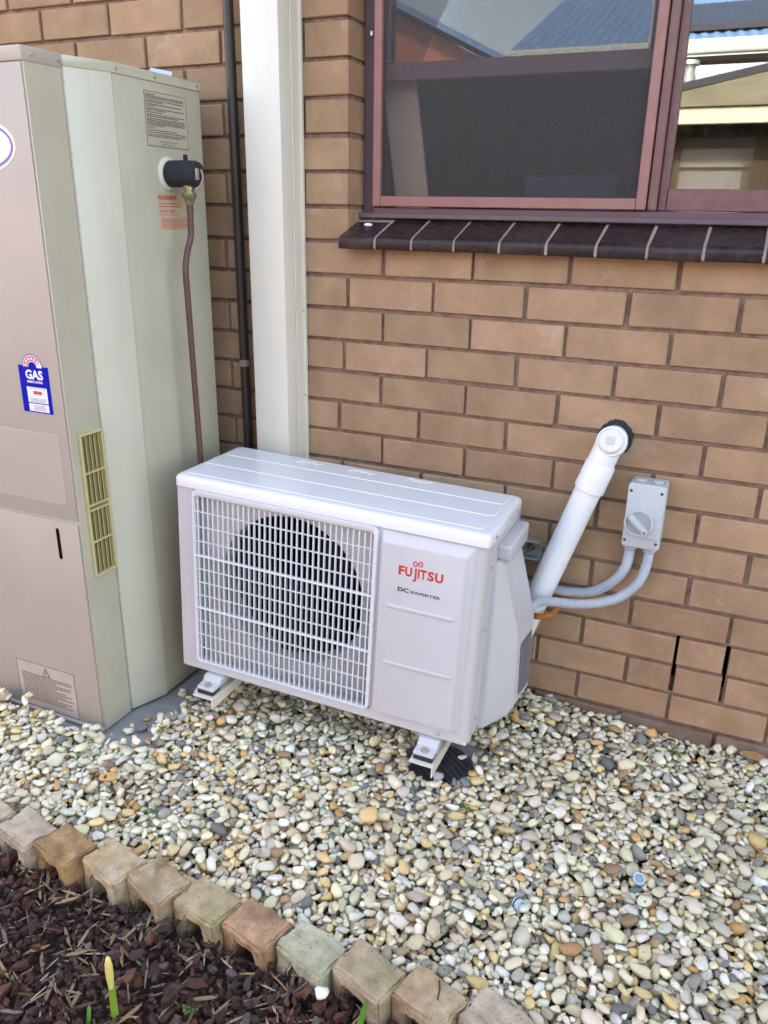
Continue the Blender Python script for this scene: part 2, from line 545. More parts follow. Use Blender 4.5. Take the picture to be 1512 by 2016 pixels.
for a_, b_x in ((-7.0, XL - .001), (XR + .001, 6.5)):  # unseen walls added past both ends to keep the sun out
    o = MB().box(a_, b_x, 0, .22, -.1, ZT).build('sun_block_wall', m_brick, house2); o.location = (0, 0, -ZT)
m_plaster = mat('dim_plaster', (0.34, 0.31, 0.26), 0.9, var=0.06)
room = empty('room_interior', (0, 0, 0))
tag(room, kind='structure')
X0, X1, Y0, Y1, ZF, ZC = -.9, 2.2, .22, 3.3, .5, 2.5
iw = (0.38, 0.74, 1.15, 1.74)        # daylight window in the far wall of the room
MB().box(X0, X1, Y0, Y1, ZF - .05, ZF).build('room_floor', mat('timber_floor', (0.10, 0.06, 0.035), 0.5), room)
MB().box(X0, X1, Y0, Y1, ZC, ZC + .05).build('room_ceiling', m_plaster, room)
MB().box(X0 - .05, X0, Y0, Y1, ZF, ZC).build('room_side_wall', m_plaster, room)
MB().box(X1, X1 + .05, Y0, Y1, ZF, ZC).build('room_side_wall', m_plaster, room)
mb = MB()
mb.box(X0, iw[0], Y1, Y1 + .1, ZF, ZC); mb.box(iw[1], X1, Y1, Y1 + .1, ZF, ZC)
mb.box(iw[0], iw[1], Y1, Y1 + .1, ZF, iw[2]); mb.box(iw[0], iw[1], Y1, Y1 + .1, iw[3], ZC)
mb.build('room_back_wall', mat('brown_room_wall', (0.16, 0.10, 0.06), 0.9), room)
mb = MB()
mb.box(X0, WX, .112, .215, ZF, ZC); mb.box(WX, X1, .112, .215, ZF, 1.33); mb.box(WX, X1, .112, .215, 2.25, ZC); mb.box(1.48, X1, .112, .215, 1.33, 2.25)
mb.build('room_front_wall', m_plaster, room)
mS = bpy.data.materials.new('sheer_blind'); mS.use_nodes = True
tS = mS.node_tree; tS.nodes.clear()
oS = tS.nodes.new('ShaderNodeOutputMaterial'); dS = tS.nodes.new('ShaderNodeBsdfDiffuse'); rS = tS.nodes.new('ShaderNodeBsdfTranslucent'); xS = tS.nodes.new('ShaderNodeMixShader')
dS.inputs[0].default_value = (.7, .69, .66, 1); rS.inputs[0].default_value = (.5, .5, .5, 1); xS.inputs[0].default_value = .5
nS = tS.nodes.new('ShaderNodeTexNoise'); nS.inputs['Scale'].default_value = 9
rmS = tS.nodes.new('ShaderNodeMapRange'); rmS.inputs[3].default_value = .3; rmS.inputs[4].default_value = .6
tS.links.new(nS.outputs[0], rmS.inputs[0]); tS.links.new(rmS.outputs[0], xS.inputs[0])
tS.links.new(dS.outputs[0], xS.inputs[1]); tS.links.new(rS.outputs[0], xS.inputs[2]); tS.links.new(xS.outputs[0], oS.inputs[0])
bl = empty('roller_blind', (.56, Y1 - .02, 1.74)); tag(bl, 'pale roller blind hanging in the far window of the room', 'blind')
for k in range(3):
    MB().box(-.19, .19, -.004 - k * .003, -.002 - k * .003, -.62 + k * .03, -.20 * k * .25).build('blind_fabric', mS, bl) if k == 0 else None
MB().box(-.19, .19, -.03, .012, -.035, .02, .004, 1).build('blind_cassette', mat('grey_cassette', (.45, .42, .44), .5), bl)
MB().box(-.19, .19, -.012, .006, -.145, -.13).build('blind_slat', mat('grey_cassette', (.45, .42, .44), .5), bl)
# far fence seen through the room's other window
fence = empty('timber_fence', (0, 5.2, 0))
tag(fence, 'pale timber paling fence seen through the far window of the room', 'fence')
m_fence = mat('weathered_paling', (0.42, 0.38, 0.33), 0.85, var=.15, scale=8, rnd=.15)
pal = MB().box(-.05, .05, -.01, .01, -.02, 1.75, .003, 1).build('paling', m_fence, fence); pal.location = (-1.2, 0, 0)
for i in range(1, 30):
    c = pal.copy(); COL.objects.link(c); c.parent = fence; c.location = (-1.2 + i * .107, random.uniform(-.004, .004), random.uniform(-.02, .02))

# ------------------------------------------------------------------ window: frame, fly screen, sashes
win = empty('window', (0.6, 0.09, 1.335))
tag(win, 'brown aluminium window with a dark fly screen and a clear sliding pane', 'window')
WT = 2.2


def wpart(name, boxes, M, parent=win, bev=.002):
    mb = MB()
    for b in boxes: mb.box(*b, bev, 1)
    o = mb.build(name, M, parent)
    if parent is win: o.location = (-.6, -.09, -1.335)
    return o


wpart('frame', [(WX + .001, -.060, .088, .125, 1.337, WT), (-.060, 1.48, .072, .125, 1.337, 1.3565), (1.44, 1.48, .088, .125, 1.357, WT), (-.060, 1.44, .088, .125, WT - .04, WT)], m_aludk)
wpart('flashing', [(WX + .001, 1.48, .060, .072, 1.330, 1.343)], mat('grey_flashing', lin(92, 80, 84), .45, var=.06))
wpart('mullion', [(.6275, .6475, .070, .125, 1.3575, WT - .045)], m_alu)
scr = wpart('fly_screen', [(-.0595, -.0385, .062, .082, 1.3585, 2.1), (.6025, .6250, .062, .082, 1.3585, 2.1), (-.038, .602, .062, .082, 1.3585, 1.3835), (-.038, .602, .062, .082, 2.075, 2.1)], m_alu2)
sm = MB(); sm.quad((-.040, .075, 1.382), (.604, .075, 1.382), (.604, .075, 2.078), (-.040, .075, 2.078))
sm.build('screen_mesh', screenmat(), scr)
wpart('screen_clip', [(-.070, -.063, .060, .087, 1.745, 1.757)], m_steel)
ras = wpart('raised_sash', [(-.058, .626, .098, .118, 1.650, 1.690), (-.058, -.032, .098, .118, 1.691, WT - .05), (.592, .626, .098, .118, 1.691, WT - .05)], mat('dull_purple_rail', lin(112, 84, 92), .5))
gp = MB().box(-.032, .592, .106, .110, 1.690, WT - .05).build('pane', m_glass, ras)
wpart('sash_strip', [(.585, .592, .090, .097, 1.692, WT - .05)], m_white)
sas = wpart('sliding_sash', [(.648, .667, .090, .116, 1.3575, WT - .05), (.667, 1.44, .086, .116, 1.3575, 1.4045), (.667, 1.44, .090, .116, WT - .09, WT - .05), (1.40, 1.44, .090, .116, 1.405, WT - .09)], m_alu)
MB().box(.667, 1.40, .101, .105, 1.404, WT - .09).build('pane', m_glass, sas)

# inside, behind the glass
b_ = MB().box(-.046, .046, -.008, .008, -.175, .19, .003, 1).build('timber_board', mat('pale_timber', (0.60, 0.48, 0.36), .7))
b_.location = (-.010, .165, 1.51); b_.rotation_euler = (0, math.radians(-9), 0)
tag(b_, 'pale timber board leaning inside the window behind the fly screen', 'board')
MB().box(-.096, 1.47, .126, .5, 1.30, 1.327).build('window_board', m_plaster, room)
mb = MB(); mb.box(.26, .51, .36, .46, 1.327, 1.445, .006, 2); mb.box(.27, .50, .356, .362, 1.37, 1.40)
tag(mb.build('navy_box', mat('navy_card', (0.02, 0.035, 0.09), .6)), 'navy blue box on the inner sill behind the fly screen', 'box')
red = empty('red_rack', (1.02, .72, 1.3)); tag(red, 'thin red wire rack inside the clear right pane', 'rack')
m_rw = mat('red_wire', lin(206, 44, 52), .4)
mb = MB().tube([(0, 0, -.8), (0.0, 0, .11), (.015, 0, .19)], .006, 8); mb.build('upright', m_rw, red)
mb = MB().tube([(-.05, 0, .10), (.12, 0, .10)], .004, 8).tube([(-.05, 0, .10), (-.05, 0, .06), (.12, 0, .06), (.12, 0, .10)], .004, 8); mb.build('shelf_frame', m_rw, red)

# ------------------------------------------------------------------ window sill of dark bullnose bricks
sillt = empty('window_sill', (0.4, 0, 1.258))
tag(sillt, 'sloping sill of dark glazed bullnose bricks below the window', 'sill')
sj = [-.1035, 0.0, .0985, .208, .320, .431, .544, .654, .770, .889, 1.003, 1.117, 1.231, 1.345, 1.46]
prof = [(.075, 1.3275), (-.040, 1.2885), (-.0458, 1.2860), (-.0492, 1.2815), (-.0505, 1.2755), (-.0505, 1.2585), (-.047, 1.2565), (.0, 1.266), (.075, 1.292)]
for i, (a, b) in enumerate(zip(sj[:-1], sj[1:])):
    mb = MB(); mb.prism([(p[0], p[1]) for p in prof], a + .0032, b - .0032, 'x', .0012, 1)
    o = mb.build('sill_brick', m_sill, sillt, 35); o.location = (-.4 + 0, random.uniform(-.0015, .0015), -1.258 + random.uniform(-.001, .001))
mb = MB(); mb.prism([(.074, 1.3265), (-.034, 1.2888), (-.0425, 1.2845), (-.0475, 1.279), (-.049, 1.270), (-.0485, 1.2595), (-.045, 1.258), (.0, 1.267), (.074, 1.294)], sj[0] + .006, sj[-1], 'x')
o = mb.build('joint_mortar', m_silljoint, sillt); o.location = (-.4, 0, -1.258)
dp = MB().lathe([(0, .0012), (.0008, .011), (.0016, .010), (.002, .002)], (0, 0, 0), (0, -.32, 1), 14)
o = dp.build('bird_dropping', m_white); o.location = (-.055, .03, 1.3135); o.scale = (1, .35, 1); o.rotation_euler = (0, 0, .5)
tag(o, 'small white bird dropping on the left end of the dark sill', 'dropping')

# ------------------------------------------------------------------ cream duct cover and dark pipe on the wall
cov = empty('duct_cover', (-.28, -.05, 0)); tag(cov, 'tall cream metal duct cover running up the brick wall', 'duct cover')
mb = MB(); mb.box(-.336, -.231, -.1, -.003, .005, ZT - .01, .004, 2)
o = mb.build('front_channel', m_col, cov, 40); o.location = (.28, .05, 0)
mb = MB(); mb.box(-.2305, -.2275, -.05, -.003, .005, ZT - .012, .001, 1); mb.box(-.228, -.2215, -.014, -.002, .005, ZT - .012, .001, 1)
o = mb.build('side_flange', m_col, cov); o.location = (.28, .05, 0)
for z in (1.09, .86, 1.9):
    o = MB().lathe([(0, .003), (.0015, .0028), (.002, .001)], (0, 0, 0), (0, -1, 0), 10).build('rivet', m_steel, cov); o.location = (.28 - .2247, .05 - .0142, z)

bp = empty('drain_pipe', (-.412, -.03, 0)); tag(bp, 'thin dark brown pipe on the wall between heater and cream cover', 'pipe')
MB().tube([(-.004, 0, ZT - .01), (0, 0, 1.2), (.003, 0, .004)], .0135, 16).build('pipe_run', m_blackpipe, bp, 60)
cl = MB(); cl.lathe([(-.009, .0155), (.009, .0155)], (0, 0, .937), (0, 0, 1), 18); cl.box(.010, .034, .018, .026, .929, .945, .001, 1)
c_ = cl.build('pipe_clip', mat('grey_clip', lin(140, 118, 112), .5), bp, 40)
MB().lathe([(0, .004), (.002, .003)], (.026, .017, .937), (0, -1, 0), 8).build('clip_screw', m_dark, c_)

# ------------------------------------------------------------------ gas water heater
hx = lambda x: x + .75
hw = empty('gas_water_heater', (-.75, -.35, .03))
tag(hw, 'tall beige gas water heater with energy label and yellow vent grille', 'water heater')


def hpart(mb, name, M, smooth=None, parent=hw):
    o = mb.build(name, M, parent, smooth)
    if parent is hw: o.location = (.75, .35, -.03)
    return o


HT = 1.638
jack = [(-.511, -.505), (-.474, -.402), (-.474, -.085), (-1.026, -.085), (-1.026, -.402), (-.989, -.505)]
mb = MB(); mb.prism([(-.474, -.4015), (-.474, -.085), (-1.026, -.085), (-1.026, -.4015)], .042, HT - .012, 'z', .003, 2)
hpart(mb, 'jacket', m_heatside, 40)
mb = MB(); mb.prism([(-.5115, -.504), (-.4735, -.4025), (-.60, -.4025), (-.60, -.504)], .040, HT - .010, 'z', .002, 2)
hpart(mb, 'corner_panel', m_heatlight, 40)
mb = MB(); mb.prism([(-.9885, -.504), (-1.0265, -.4025), (-.90, -.4025), (-.90, -.504)], .040, HT - .010, 'z', .002, 2)
hpart(mb, 'corner_panel', m_heatlight, 40)
mb = MB(); mb.prism([(p[0] * 1.0, p[1]) for p in [(-.5095, -.505), (-.4715, -.4), (-.4715, -.083), (-1.0285, -.083), (-1.0285, -.4), (-.9905, -.505)]], HT - .018, HT + .004, 'z', .002, 1)
cap_ = hpart(mb, 'top_cap', m_heatside, 40)
mb = MB(); mb.box(-.983, -.516, -.6075, -.506, .034, HT - .008, .0015, 1)
hpart(mb, 'burner_box', m_heatside, 40)
mb = MB(); mb.box(-.985, -.514, -.6125, -.506, HT - .022, HT + .006, .0025, 2)
hpart(mb, 'box_cap', m_heatfront, 40)
# front panels (upper with a recessed field, lower with a slot)
mb = MB(); mb.box(-.980, -.5195, -.6115, -.608, .632, HT - .024, .0015, 2); hpart(mb, 'upper_panel', m_heatfront, 40)
mb = MB(); mb.prism([(-.955, .668), (-.552, .668), (-.545, .675), (-.545, .838), (-.552, .845), (-.955, .845)], -.6127, -.6110, 'y', .0008, 1); hpart(mb, 'raised_field', m_heatfront)
mb = MB(); mb.box(-.980, -.5215, -.6130, -.608, .046, .624, .002, 2); lowp = hpart(mb, 'lower_panel', m_heatfront, 40)
mb = MB(); mb.prism([(-.5875 + .0055 * math.cos(a), .564 + (.036 if math.sin(a) > 0 else -.036) + .0055 * math.sin(a)) for a in [i * PI / 8 for i in range(16)]], -.6136, -.6125, 'y'); mb.build('slot', m_dark, lowp)
mb = MB(); mb.box(-.983, -.5165, -.620, -.6075, .034, .044, .002, 1); hpart(mb, 'bottom_flange', m_heatfront, 40)
# cap screws
for (x, y, z, ax) in [(-.4711, -.39, HT - .006, (1, 0, 0)), (-.4711, -.26, HT - .006, (1, 0, 0)), (-.4711, -.1, HT - .006, (1, 0, 0)), (-.5137, -.585, HT - .008, (1, 0, 0)), (-.5137, -.515, HT - .008, (1, 0, 0))]:
    mb = MB(); mb.lathe([(0, .0045), (.0015, .004), (.0022, .0015)], (x, y, z), ax, 10); hpart(mb, 'cap_screw', m_steel)
# yellow vent grille on the side of the burner box
gz0, gz1, gy0, gy1 = .476, .843, -.584, -.5085
vg = empty('vent_grille'); vg.parent = hw
def vpart(mb, name, M):
    o = mb.build(name, M, vg); o.location = (.75, .35, -.03); return o
gx = -.516
mb = MB(); mb.box(gx, gx + .0006, gy0 + .002, gy1 - .002, gz0 + .002, gz1 - .002)
vpart(mb, 'backing', mat('dull_yellow_shadow', lin(140, 130, 86), .7))
mb = MB()
for b in [(gy0, gy1, gz1 - .006, gz1), (gy0, gy1, gz0, gz0 + .006), (gy0, gy0 + .005, gz0 + .006, gz1 - .006), (gy1 - .005, gy1, gz0 + .006, gz1 - .006)]:
    mb.box(gx, gx + .009, b[0], b[1], b[2], b[3], .0012, 1)
vpart(mb, 'rim', m_vent)
zz = [gz1 - .006, gz1 - .098, gz1 - .180, gz1 - .193, gz1 - .275, gz0 + .006]
for z in zz[1:-1]:
    mb = MB(); mb.box(gx + .0005, gx + .0082, gy0 + .005, gy1 - .005, z - .0022, z + .0022, .0006, 1); vpart(mb, 'crossbar', m_vent)
for za, zb in ((0, 1), (1, 2), (3, 4), (4, 5)):
    for k in range(1, 5):
        y = gy0 + .005 + (gy1 - gy0 - .010) * k / 4.6 - .004
        mb = MB()
        mb.prism([(gx + .0007, y + .006), (gx + .0018, y + .007), (gx + .0078, y + .0012), (gx + .0072, y)], zz[zb] + .0022, zz[za] - .0022, 'z')
        vpart(mb, 'slat', m_vent)


# printed labels on the heater
def lines(mb, make, rows, w, h):
    """rows of grey print: broken strips"""
    for (u, v0, L, t) in rows:
        x = u
        while x < u + L:
            d = random.uniform(.004, .014)
            make(mb, x, min(x + d, u + L), v0, v0 + t)
            x += d + .0016


mkf = lambda mb, a, b, c, d: mb.box(a, b, -.61405, -.6133, c, d)
mks = lambda mb, a, b, c, d: mb.box(-.4733, -.4727, a, b, c, d)
# oval badge cut by the picture edge
def ell(cx, cz, a, b, n=56): return [(cx + a * math.cos(2 * PI * i / n), cz + b * math.sin(2 * PI * i / n)) for i in range(n)]
mb = MB(); mb.prism(ell(-.674, 1.462, .114, .056), -.6125, -.6116, 'y'); ob = hpart(mb, 'oval_badge', mat('cream_badge', lin(236, 214, 200), .4))
mb = MB(); mb.prism(ell(-.674, 1.462, .1095, .0515), -.6130, -.6124, 'y'); mb.build('badge_white', m_white, ob)
mb = MB(); mb.prism(ell(-.674, 1.462, .1075, .0495), -.6135, -.6129, 'y'); mb.build('badge_ring', mat('blue_ring', lin(88, 96, 180), .4), ob)
mb = MB(); mb.prism(ell(-.674, 1.462, .1025, .0445), -.6140, -.6134, 'y'); mb.build('badge_field', mat('cream_badge', lin(236, 214, 200), .4), ob)
# gas energy label
ex, ez = -.597, .948
mb = MB(); mb.box(ex - .0455, ex + .0455, -.6123, -.6116, .893, 1.002)
lab = hpart(mb, 'energy_label', m_blue)
half = lambda r, n=24: [(ex - .001 + r * math.cos(PI * i / n), .999 + r * math.sin(PI * i / n)) for i in range(n + 1)]
MB().prism(half(.0305), -.61205, -.6116, 'y').build('label_arch', mat('navy_outline', lin(40, 52, 120), .4), lab)
MB().prism(half(.0285), -.6124, -.6119, 'y').build('label_arc_white', m_white, lab)
mb = MB()
arc = lambda r, a: (ex - .001 + r * math.cos(a), .999 + r * math.sin(a))
for i in range(20):
    a0, a1 = PI * (.15 + .85 * i / 20), PI * (.15 + .85 * (i + 1) / 20)
    mb.prism([arc(.0145, a0), arc(.0265, a0), arc(.0265, a1), arc(.0145, a1)], -.6127, -.6123, 'y')
mb.build('label_arc_red', mat('pinkish_red_print', lin(196, 84, 104), .4), lab)
mb = MB()
for k in range(6):
    a = PI * (.93 - .145 * k); c = arc(.0205, a)
    mb.prism([(c[0] + (.0052 if i % 2 == 0 else .0024) * math.cos(a + PI * i / 5), c[1] + (.0052 if i % 2 == 0 else .0024) * math.sin(a + PI * i / 5)) for i in range(10)], -.6130, -.6126, 'y')
mb.build('label_star', mat('pale_star', lin(240, 206, 212), .4), lab)
MB().prism(half(.0125), -.6127, -.6123, 'y').build('label_arc_centre', m_blue, lab)
text('label_text', 'GAS', .0285, m_white, lab, FRONT(ex + .001, -.6126, .9725), bold=.0011, align='CENTER')
text('label_text', 'ENERGY RATING', .0072, m_white, lab, FRONT(ex + .001, -.6126, .963), bold=.0003, align='CENTER', xs=.86)
mb = MB(); mb.box(ex - .0265, ex + .0345, -.6127, -.6122, .9165, .953); mb.box(ex - .0265, ex + .0345, -.6127, -.6122, .896, .9140)
wp = mb.build('label_white_panel', m_white, lab)
mb = MB(); mb.box(ex - .008, ex + .0185, -.6131, -.6126, .9365, .9445); mb.build('label_red_bar', mat('red_bar', lin(206, 70, 84), .4), lab)
mb = MB(); mkl = lambda mb, a, b, c, d: mb.box(a, b, -.6131, -.6126, c, d)
lines(mb, mkl, [(ex - .020, .9265 - .0026 * i, .048, .0007) for i in range(4)] + [(ex - .02, .950, .05, .0007)] + [(ex - .012, .909 - .003 * i, .036, .0009) for i in range(4)], 0, 0)
mb.build('label_small_print', m_grey, lab)['kind'] = 'stuff'
# electrical warning label low on the front
mb = MB(); mb.box(-.806, -.600, -.6134, -.6129, .046, .186); wl = mb.build('warning_label', mat('beige_label_front', lin(182, 168, 156), .42), lowp)
mb = MB(); t_ = .0008
for a, b, c, d in [(-.806, -.600, .186 - t_, .186), (-.806, -.600, .046, .046 + t_), (-.806, -.806 + t_, .046, .186), (-.600 - t_, -.600, .046, .186)]: mkf(mb, a, b, c, d)
lines(mb, mkf, [(-.790, .148 - i * .0062, random.choice([.17, .176, .172, .12, .15]), .0022) for i in range(14)], 0, 0)
mb.build('label_print', m_print, wl)
mb = MB(); mb.prism([(-.716, .152), (-.686, .152), (-.701, .180)], -.6140, -.6134, 'y'); mb.build('hazard_triangle', m_print, wl)
mb = MB(); mb.prism([(-.7115, .1545), (-.6905, .1545), (-.701, .1745)], -.6144, -.6139, 'y'); mb.build('hazard_field', mat('beige_label_front', lin(182, 168, 156), .42), wl)
mb = MB(); mb.prism([(-.7005, .171), (-.7045, .163), (-.7015, .163), (-.7025, .156), (-.6975, .165), (-.7005, .165)], -.6148, -.6143, 'y'); mb.build('hazard_bolt', m_print, wl)
# instruction label and red warning on the side
mb = MB(); mb.box(-.4737, -.4730, -.301, -.146, 1.483, 1.600); il = hpart(mb, 'instruction_label', m_label)
mb = MB(); t_ = .0011
for a, b, c, d in [(-.301, -.146, 1.600 - t_, 1.600), (-.301, -.146, 1.483, 1.483 + t_), (-.301, -.301 + t_, 1.483, 1.600), (-.146 - t_, -.146, 1.483, 1.600)]: mks(mb, a, b, c, d)
rows = []
z = 1.592
for para in ((.03, .14, .14), (.142, .06), (.13, .03), (.14, .07), (.055,), (.138, .115), (.14, .142, .14, .142, .06), (.025,), (.11,), (.14,), (.142, .12)):
    for L in para:
        rows.append((-.296, z, L, .0021)); z -= .0036
    z -= .0013
lines(mb, mks, rows, 0, 0)
mb.build('label_print', m_print, il)
text('label_text', 'PRESSURE & TEMPERATURE', .0056, m_print, il, SIDE(-.4727, -.222, 1.4925), align='CENTER')
text('label_text', 'RELIEF VALVE OUTLET', .0056, m_print, il, SIDE(-.4727, -.222, 1.4865), align='CENTER')
mb = MB(); mb.box(-.4737, -.4731, -.281, -.134, 1.296, 1.384); rl = hpart(mb, 'red_warning_label', mat('warning_label_base', lin(184, 172, 150), .45))
text('label_text', 'WARNING', .0155, m_red, rl, SIDE(-.4728, -.279, 1.364), bold=.0005, xs=.95)
text('label_text', 'DO NOT DRILL', .0090, m_redprint, rl, SIDE(-.4728, -.274, 1.3355), bold=.0004, xs=.95)
mb = MB(); lines(mb, mks, [(-.277, 1.354, .085, .003), (-.277, 1.3475, .085, .003), (-.274, 1.329, .07, .002)] + [(-.27, 1.318 - .0042 * i, .125, .0022) for i in range(5)], 0, 0)
for a, b, c, d in [(-.274, -.140, 1.3225, 1.3232), (-.274, -.140, 1.298, 1.2987)]: mks(mb, a, b, c, d)
mb.build('label_print', m_redprint, rl)
mb = MB(); ring = [(.0, .0155), (.0006, .0155), (.0006, .014), (.0, .014)]
mb.lathe(ring, (-.4730, -.156, 1.343), (1, 0, 0), 28, False); mb.build('prohibition_ring', m_red, rl)
# relief valve: escutcheon, foam sleeve, fitting, copper pipe
vy, vz = -.232, 1.424
mb = MB(); mb.lathe([(0, .039), (.002, .039), (.006, .034), (.008, .020)], (-.474, vy, vz), (1, 0, 0), 36); hpart(mb, 'escutcheon', mat('cream_disc', lin(206, 204, 190), .45), 35)
mb = MB(); mb.lathe([(.006, .027), (.009, .0305), (.05, .0305), (.082, .0295), (.090, .026), (.093, .015)], (-.474, vy, vz), (1, 0, 0), 28); vs = hpart(mb, 'valve_sleeve', m_foam, 50)
mb = MB(); mb.box(-.4255, -.4135, vy - .002, vy + .002, vz + .027, vz + .043, .001, 1); mb.build('sleeve_tab', m_foam, vs)
lv = MB(); lv.box(-.386, -.3785, vy - .016, vy - .004, vz - .014, vz + .012, .002, 2); lv.tube(spline([(-.380, vy + .004, vz + .010), (-.3775, vy + .008, vz - .008), (-.384, vy + .004, vz - .026), (-.393, vy - .002, vz - .036)], 5), .0032, 8)
lv.build('easing_lever', mat('dusty_pink_steel', lin(168, 148, 144), .4, metal=.4), vs, 50)
fx = -.415
mb = MB(); mb.lathe([(0, .0145), (.010, .0145), (.0105, .0115), (.016, .0115), (.0162, .017), (.026, .017), (.030, .0145), (.034, .0125), (.044, .0105)], (fx, vy, vz - .026), (0, 0, -1), 6 * 4); hpart(mb, 'brass_fitting', m_brass, 35)
cp = spline([(fx, vy, 1.362), (fx, vy - .002, 1.311), (fx, vy - .005, 1.280), (fx + .001, vy - .024, 1.244), (fx + .001, vy - .035, 1.205), (fx + .001, vy - .035, 1.15), (fx + .003, vy - .033, .95), (fx + .004, vy - .030, .712), (fx + .004, vy - .03, .36), (fx + .004, vy - .03, .06)], 8)
mb = MB(); mb.tube(cp, .0078, 14); hpart(mb, 'relief_pipe', m_copper, 60)
# pale plastic tag on top
tg = MB(); tg.prism([(-.032, 0), (.032, 0), (.032, .016), (-.022, .026)], -.001, .001, 'y', .0004, 1)
o = tg.build('plastic_tag', mat('pale_blue_plastic', lin(176, 190, 208), .4)); o.location = (-.53, -.17, HT + .0045); o.rotation_euler = (math.radians(-20), 0, math.radians(20))
tag(o, 'pale blue plastic tag lying on top of the water heater', 'tag')

# slab
sb = MB(); sb.box(-1.15, -.385, -.655, -.012, -.06, .030, .006, 2)
tag(sb.build('concrete_slab', m_conc), kind='structure')

# ------------------------------------------------------------------ air conditioner (wall hung)
ac = empty('air_conditioner', (.446, -.4115, .7009), (-.0127, .0373, .0317))
tag(ac, 'white outdoor air conditioner unit with round fan behind a grille', 'air conditioner')
AW, AH, AD = .799, .541, .29


def rrect(x0, x1, z0, z1, r, n=5, cs=(1, 1, 1, 1)):
    pts = []
    for (cx, cz, a0, k) in ((x1 - r, z1 - r, 0, cs[0]), (x0 + r, z1 - r, PI / 2, cs[1]), (x0 + r, z0 + r, PI, cs[2]), (x1 - r, z0 + r, 1.5 * PI, cs[3])):
        for i in range(n + 1):
            a = a0 + PI / 2 * i / n
            pts.append((cx + r * math.cos(a), cz + r * math.sin(a)))
    return pts


# cabinet front with an opening for the grille, right-hand panel and rounded corners
def plan(front):   # plan outline (x, y) of the right-hand cabinet shell with a rounded front corner
    r = .022
    return
GX0, GX1, GZ0, GZ1 = -.752, -.253, -.516, -.032
mb = MB()
mb.box(-AW, GX0, 0, .030, -AH, -.022, .0)                                  # left stile
mb.box(GX0, GX1, 0, .030, -AH, GZ0); mb.box(GX0, GX1, 0, .030, GZ1, -.022)  # below and above grille
# right of the grille with a rounded vertical corner
cor = [(GX1, .0), (-.026, 0)] + [(-.026 + .026 * math.sin(a), .026 - .026 * math.cos(a)) for a in [PI / 2 * i / 6 for i in range(1, 7)]] + [(0, .085), (-.02, .085), (-.02, .03), (GX1, .03)]
mb.prism(cor, -AH, -.022, 'z')
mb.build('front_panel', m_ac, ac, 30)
mb = MB(); mb.box(-AW + .001, -AW + .012, .0305, AD, -AH + .001, -.022); mb.box(-.004, 0, .0865, AD, -AH + .001, -.022); mb.box(-AW + .012, -.004, AD - .012, AD, -AH + .001, -.022)
mb.build('side_panels', m_ac, ac)
MB().box(-AW + .002, -.002, .004, AD - .001, -AH - .006, -AH + .002, .002, 1).build('base_pan', m_ac, ac)
# lid
lp = rrect(-AW - .006, .006, -.006, AD + .006, .014)
mb = MB()
def inset(pts, d, cx=-AW / 2, cy=AD / 2):
    hx_, hy_ = AW / 2 + .006, AD / 2 + .006
    return [(cx + (p[0] - cx) * (1 - d / hx_), cy + (p[1] - cy) * (1 - d / hy_)) for p in pts]
rings = [[(p[0], p[1], z) for p in inset(lp, d)] for d, z in ((.003, -.031), (0, -.029), (0, -.011), (.0015, -.006), (.005, -.002), (.010, -.0002), (.016, .0004))]
mb.loft(rings)
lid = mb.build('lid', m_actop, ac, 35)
for (yy, xl, yb) in ((.200, -.785, .284), (.110, -.788, .186), (.020, -.785, .088)):
    path = [(xl, yy, .0006), (-.030, yy + .006, .0006), (-.021, yy + .014, .0006), (-.020, yb, .0006)]
    mb = MB(); mb.tube([(x, y, .0002) for x, y, z in path], .0013, 6); mb.build('embossed_rib', m_emboss, lid, 60)
for k, (ix, iy) in enumerate(((-.566, .25), (-.415, .253), (-.259, .262))):
    mb = MB()
    for q in range(4):
        a = random.uniform(0, PI)
        mb.tube([(ix - .03 + q * .018, iy - .008, .0006), (ix - .022 + q * .018 + .01 * math.cos(a), iy + .008 * math.sin(a), .0006), (ix - .012 + q * .016, iy + .009, .0006)], .0012, 5)
    mb.build('embossed_pictogram', m_emboss, lid)

# grille: rounded frame, thin bars
fr = MB()
A_, B_ = rrect(GX0 - .002, GX1 + .002, GZ0, GZ1 + .002, .014), rrect(GX0 + .006, GX1 - .010, GZ0 + .004, GZ1 - .017, .009)
n = len(A_)
R_ = [[(p[0], -.001, p[1]) for p in A_], [(p[0], -.008, p[1]) for p in rrect(GX0, GX1, GZ0 + .002, GZ1, .013)], [(p[0], -.008, p[1]) for p in rrect(GX0 + .004, GX1 - .008, GZ0 + .0025, GZ1 - .012, .010)], [(p[0], -.002, p[1]) for p in B_], [(p[0], .012, p[1]) for p in B_]]
fr.loft(R_, cap=False)
gril = fr.build('grille', m_acgrille, ac, 50)
bx0, bx1, bz0, bz1 = GX0 + .006, GX1 - .010, GZ0 + .004, GZ1 - .017
NV = 33
groups = [(bz1, -.208), (-.208, -.356), (-.356, bz0)]
mb = MB()
for i in range(NV):
    x = bx0 + (bx1 - bx0) * (i + .5) / NV
    for g, (zt, zb) in enumerate(groups):
        if g == 0:
            mb.box(x - .0015, x + .0015, -.004, .002, zb, zt)
        else:
            mb.prism([(x - .0016, -.004), (x + .0016, -.004), (x - .0006, .009), (x - .0036, .009)], zb, zt, 'z')
mb.build('grille_bars', m_acgrille, gril)
mb = MB()
for g, (zt, zb) in enumerate(groups):
    for k in range(1, 4):
        z = zt + (zb - zt) * k / 4
        mb.box(bx0 - .001, bx1 + .001, -.0028, .002, z - .0012, z + .0012)
mb.build('grille_crossbars', m_acgrille, gril)
mb = MB()
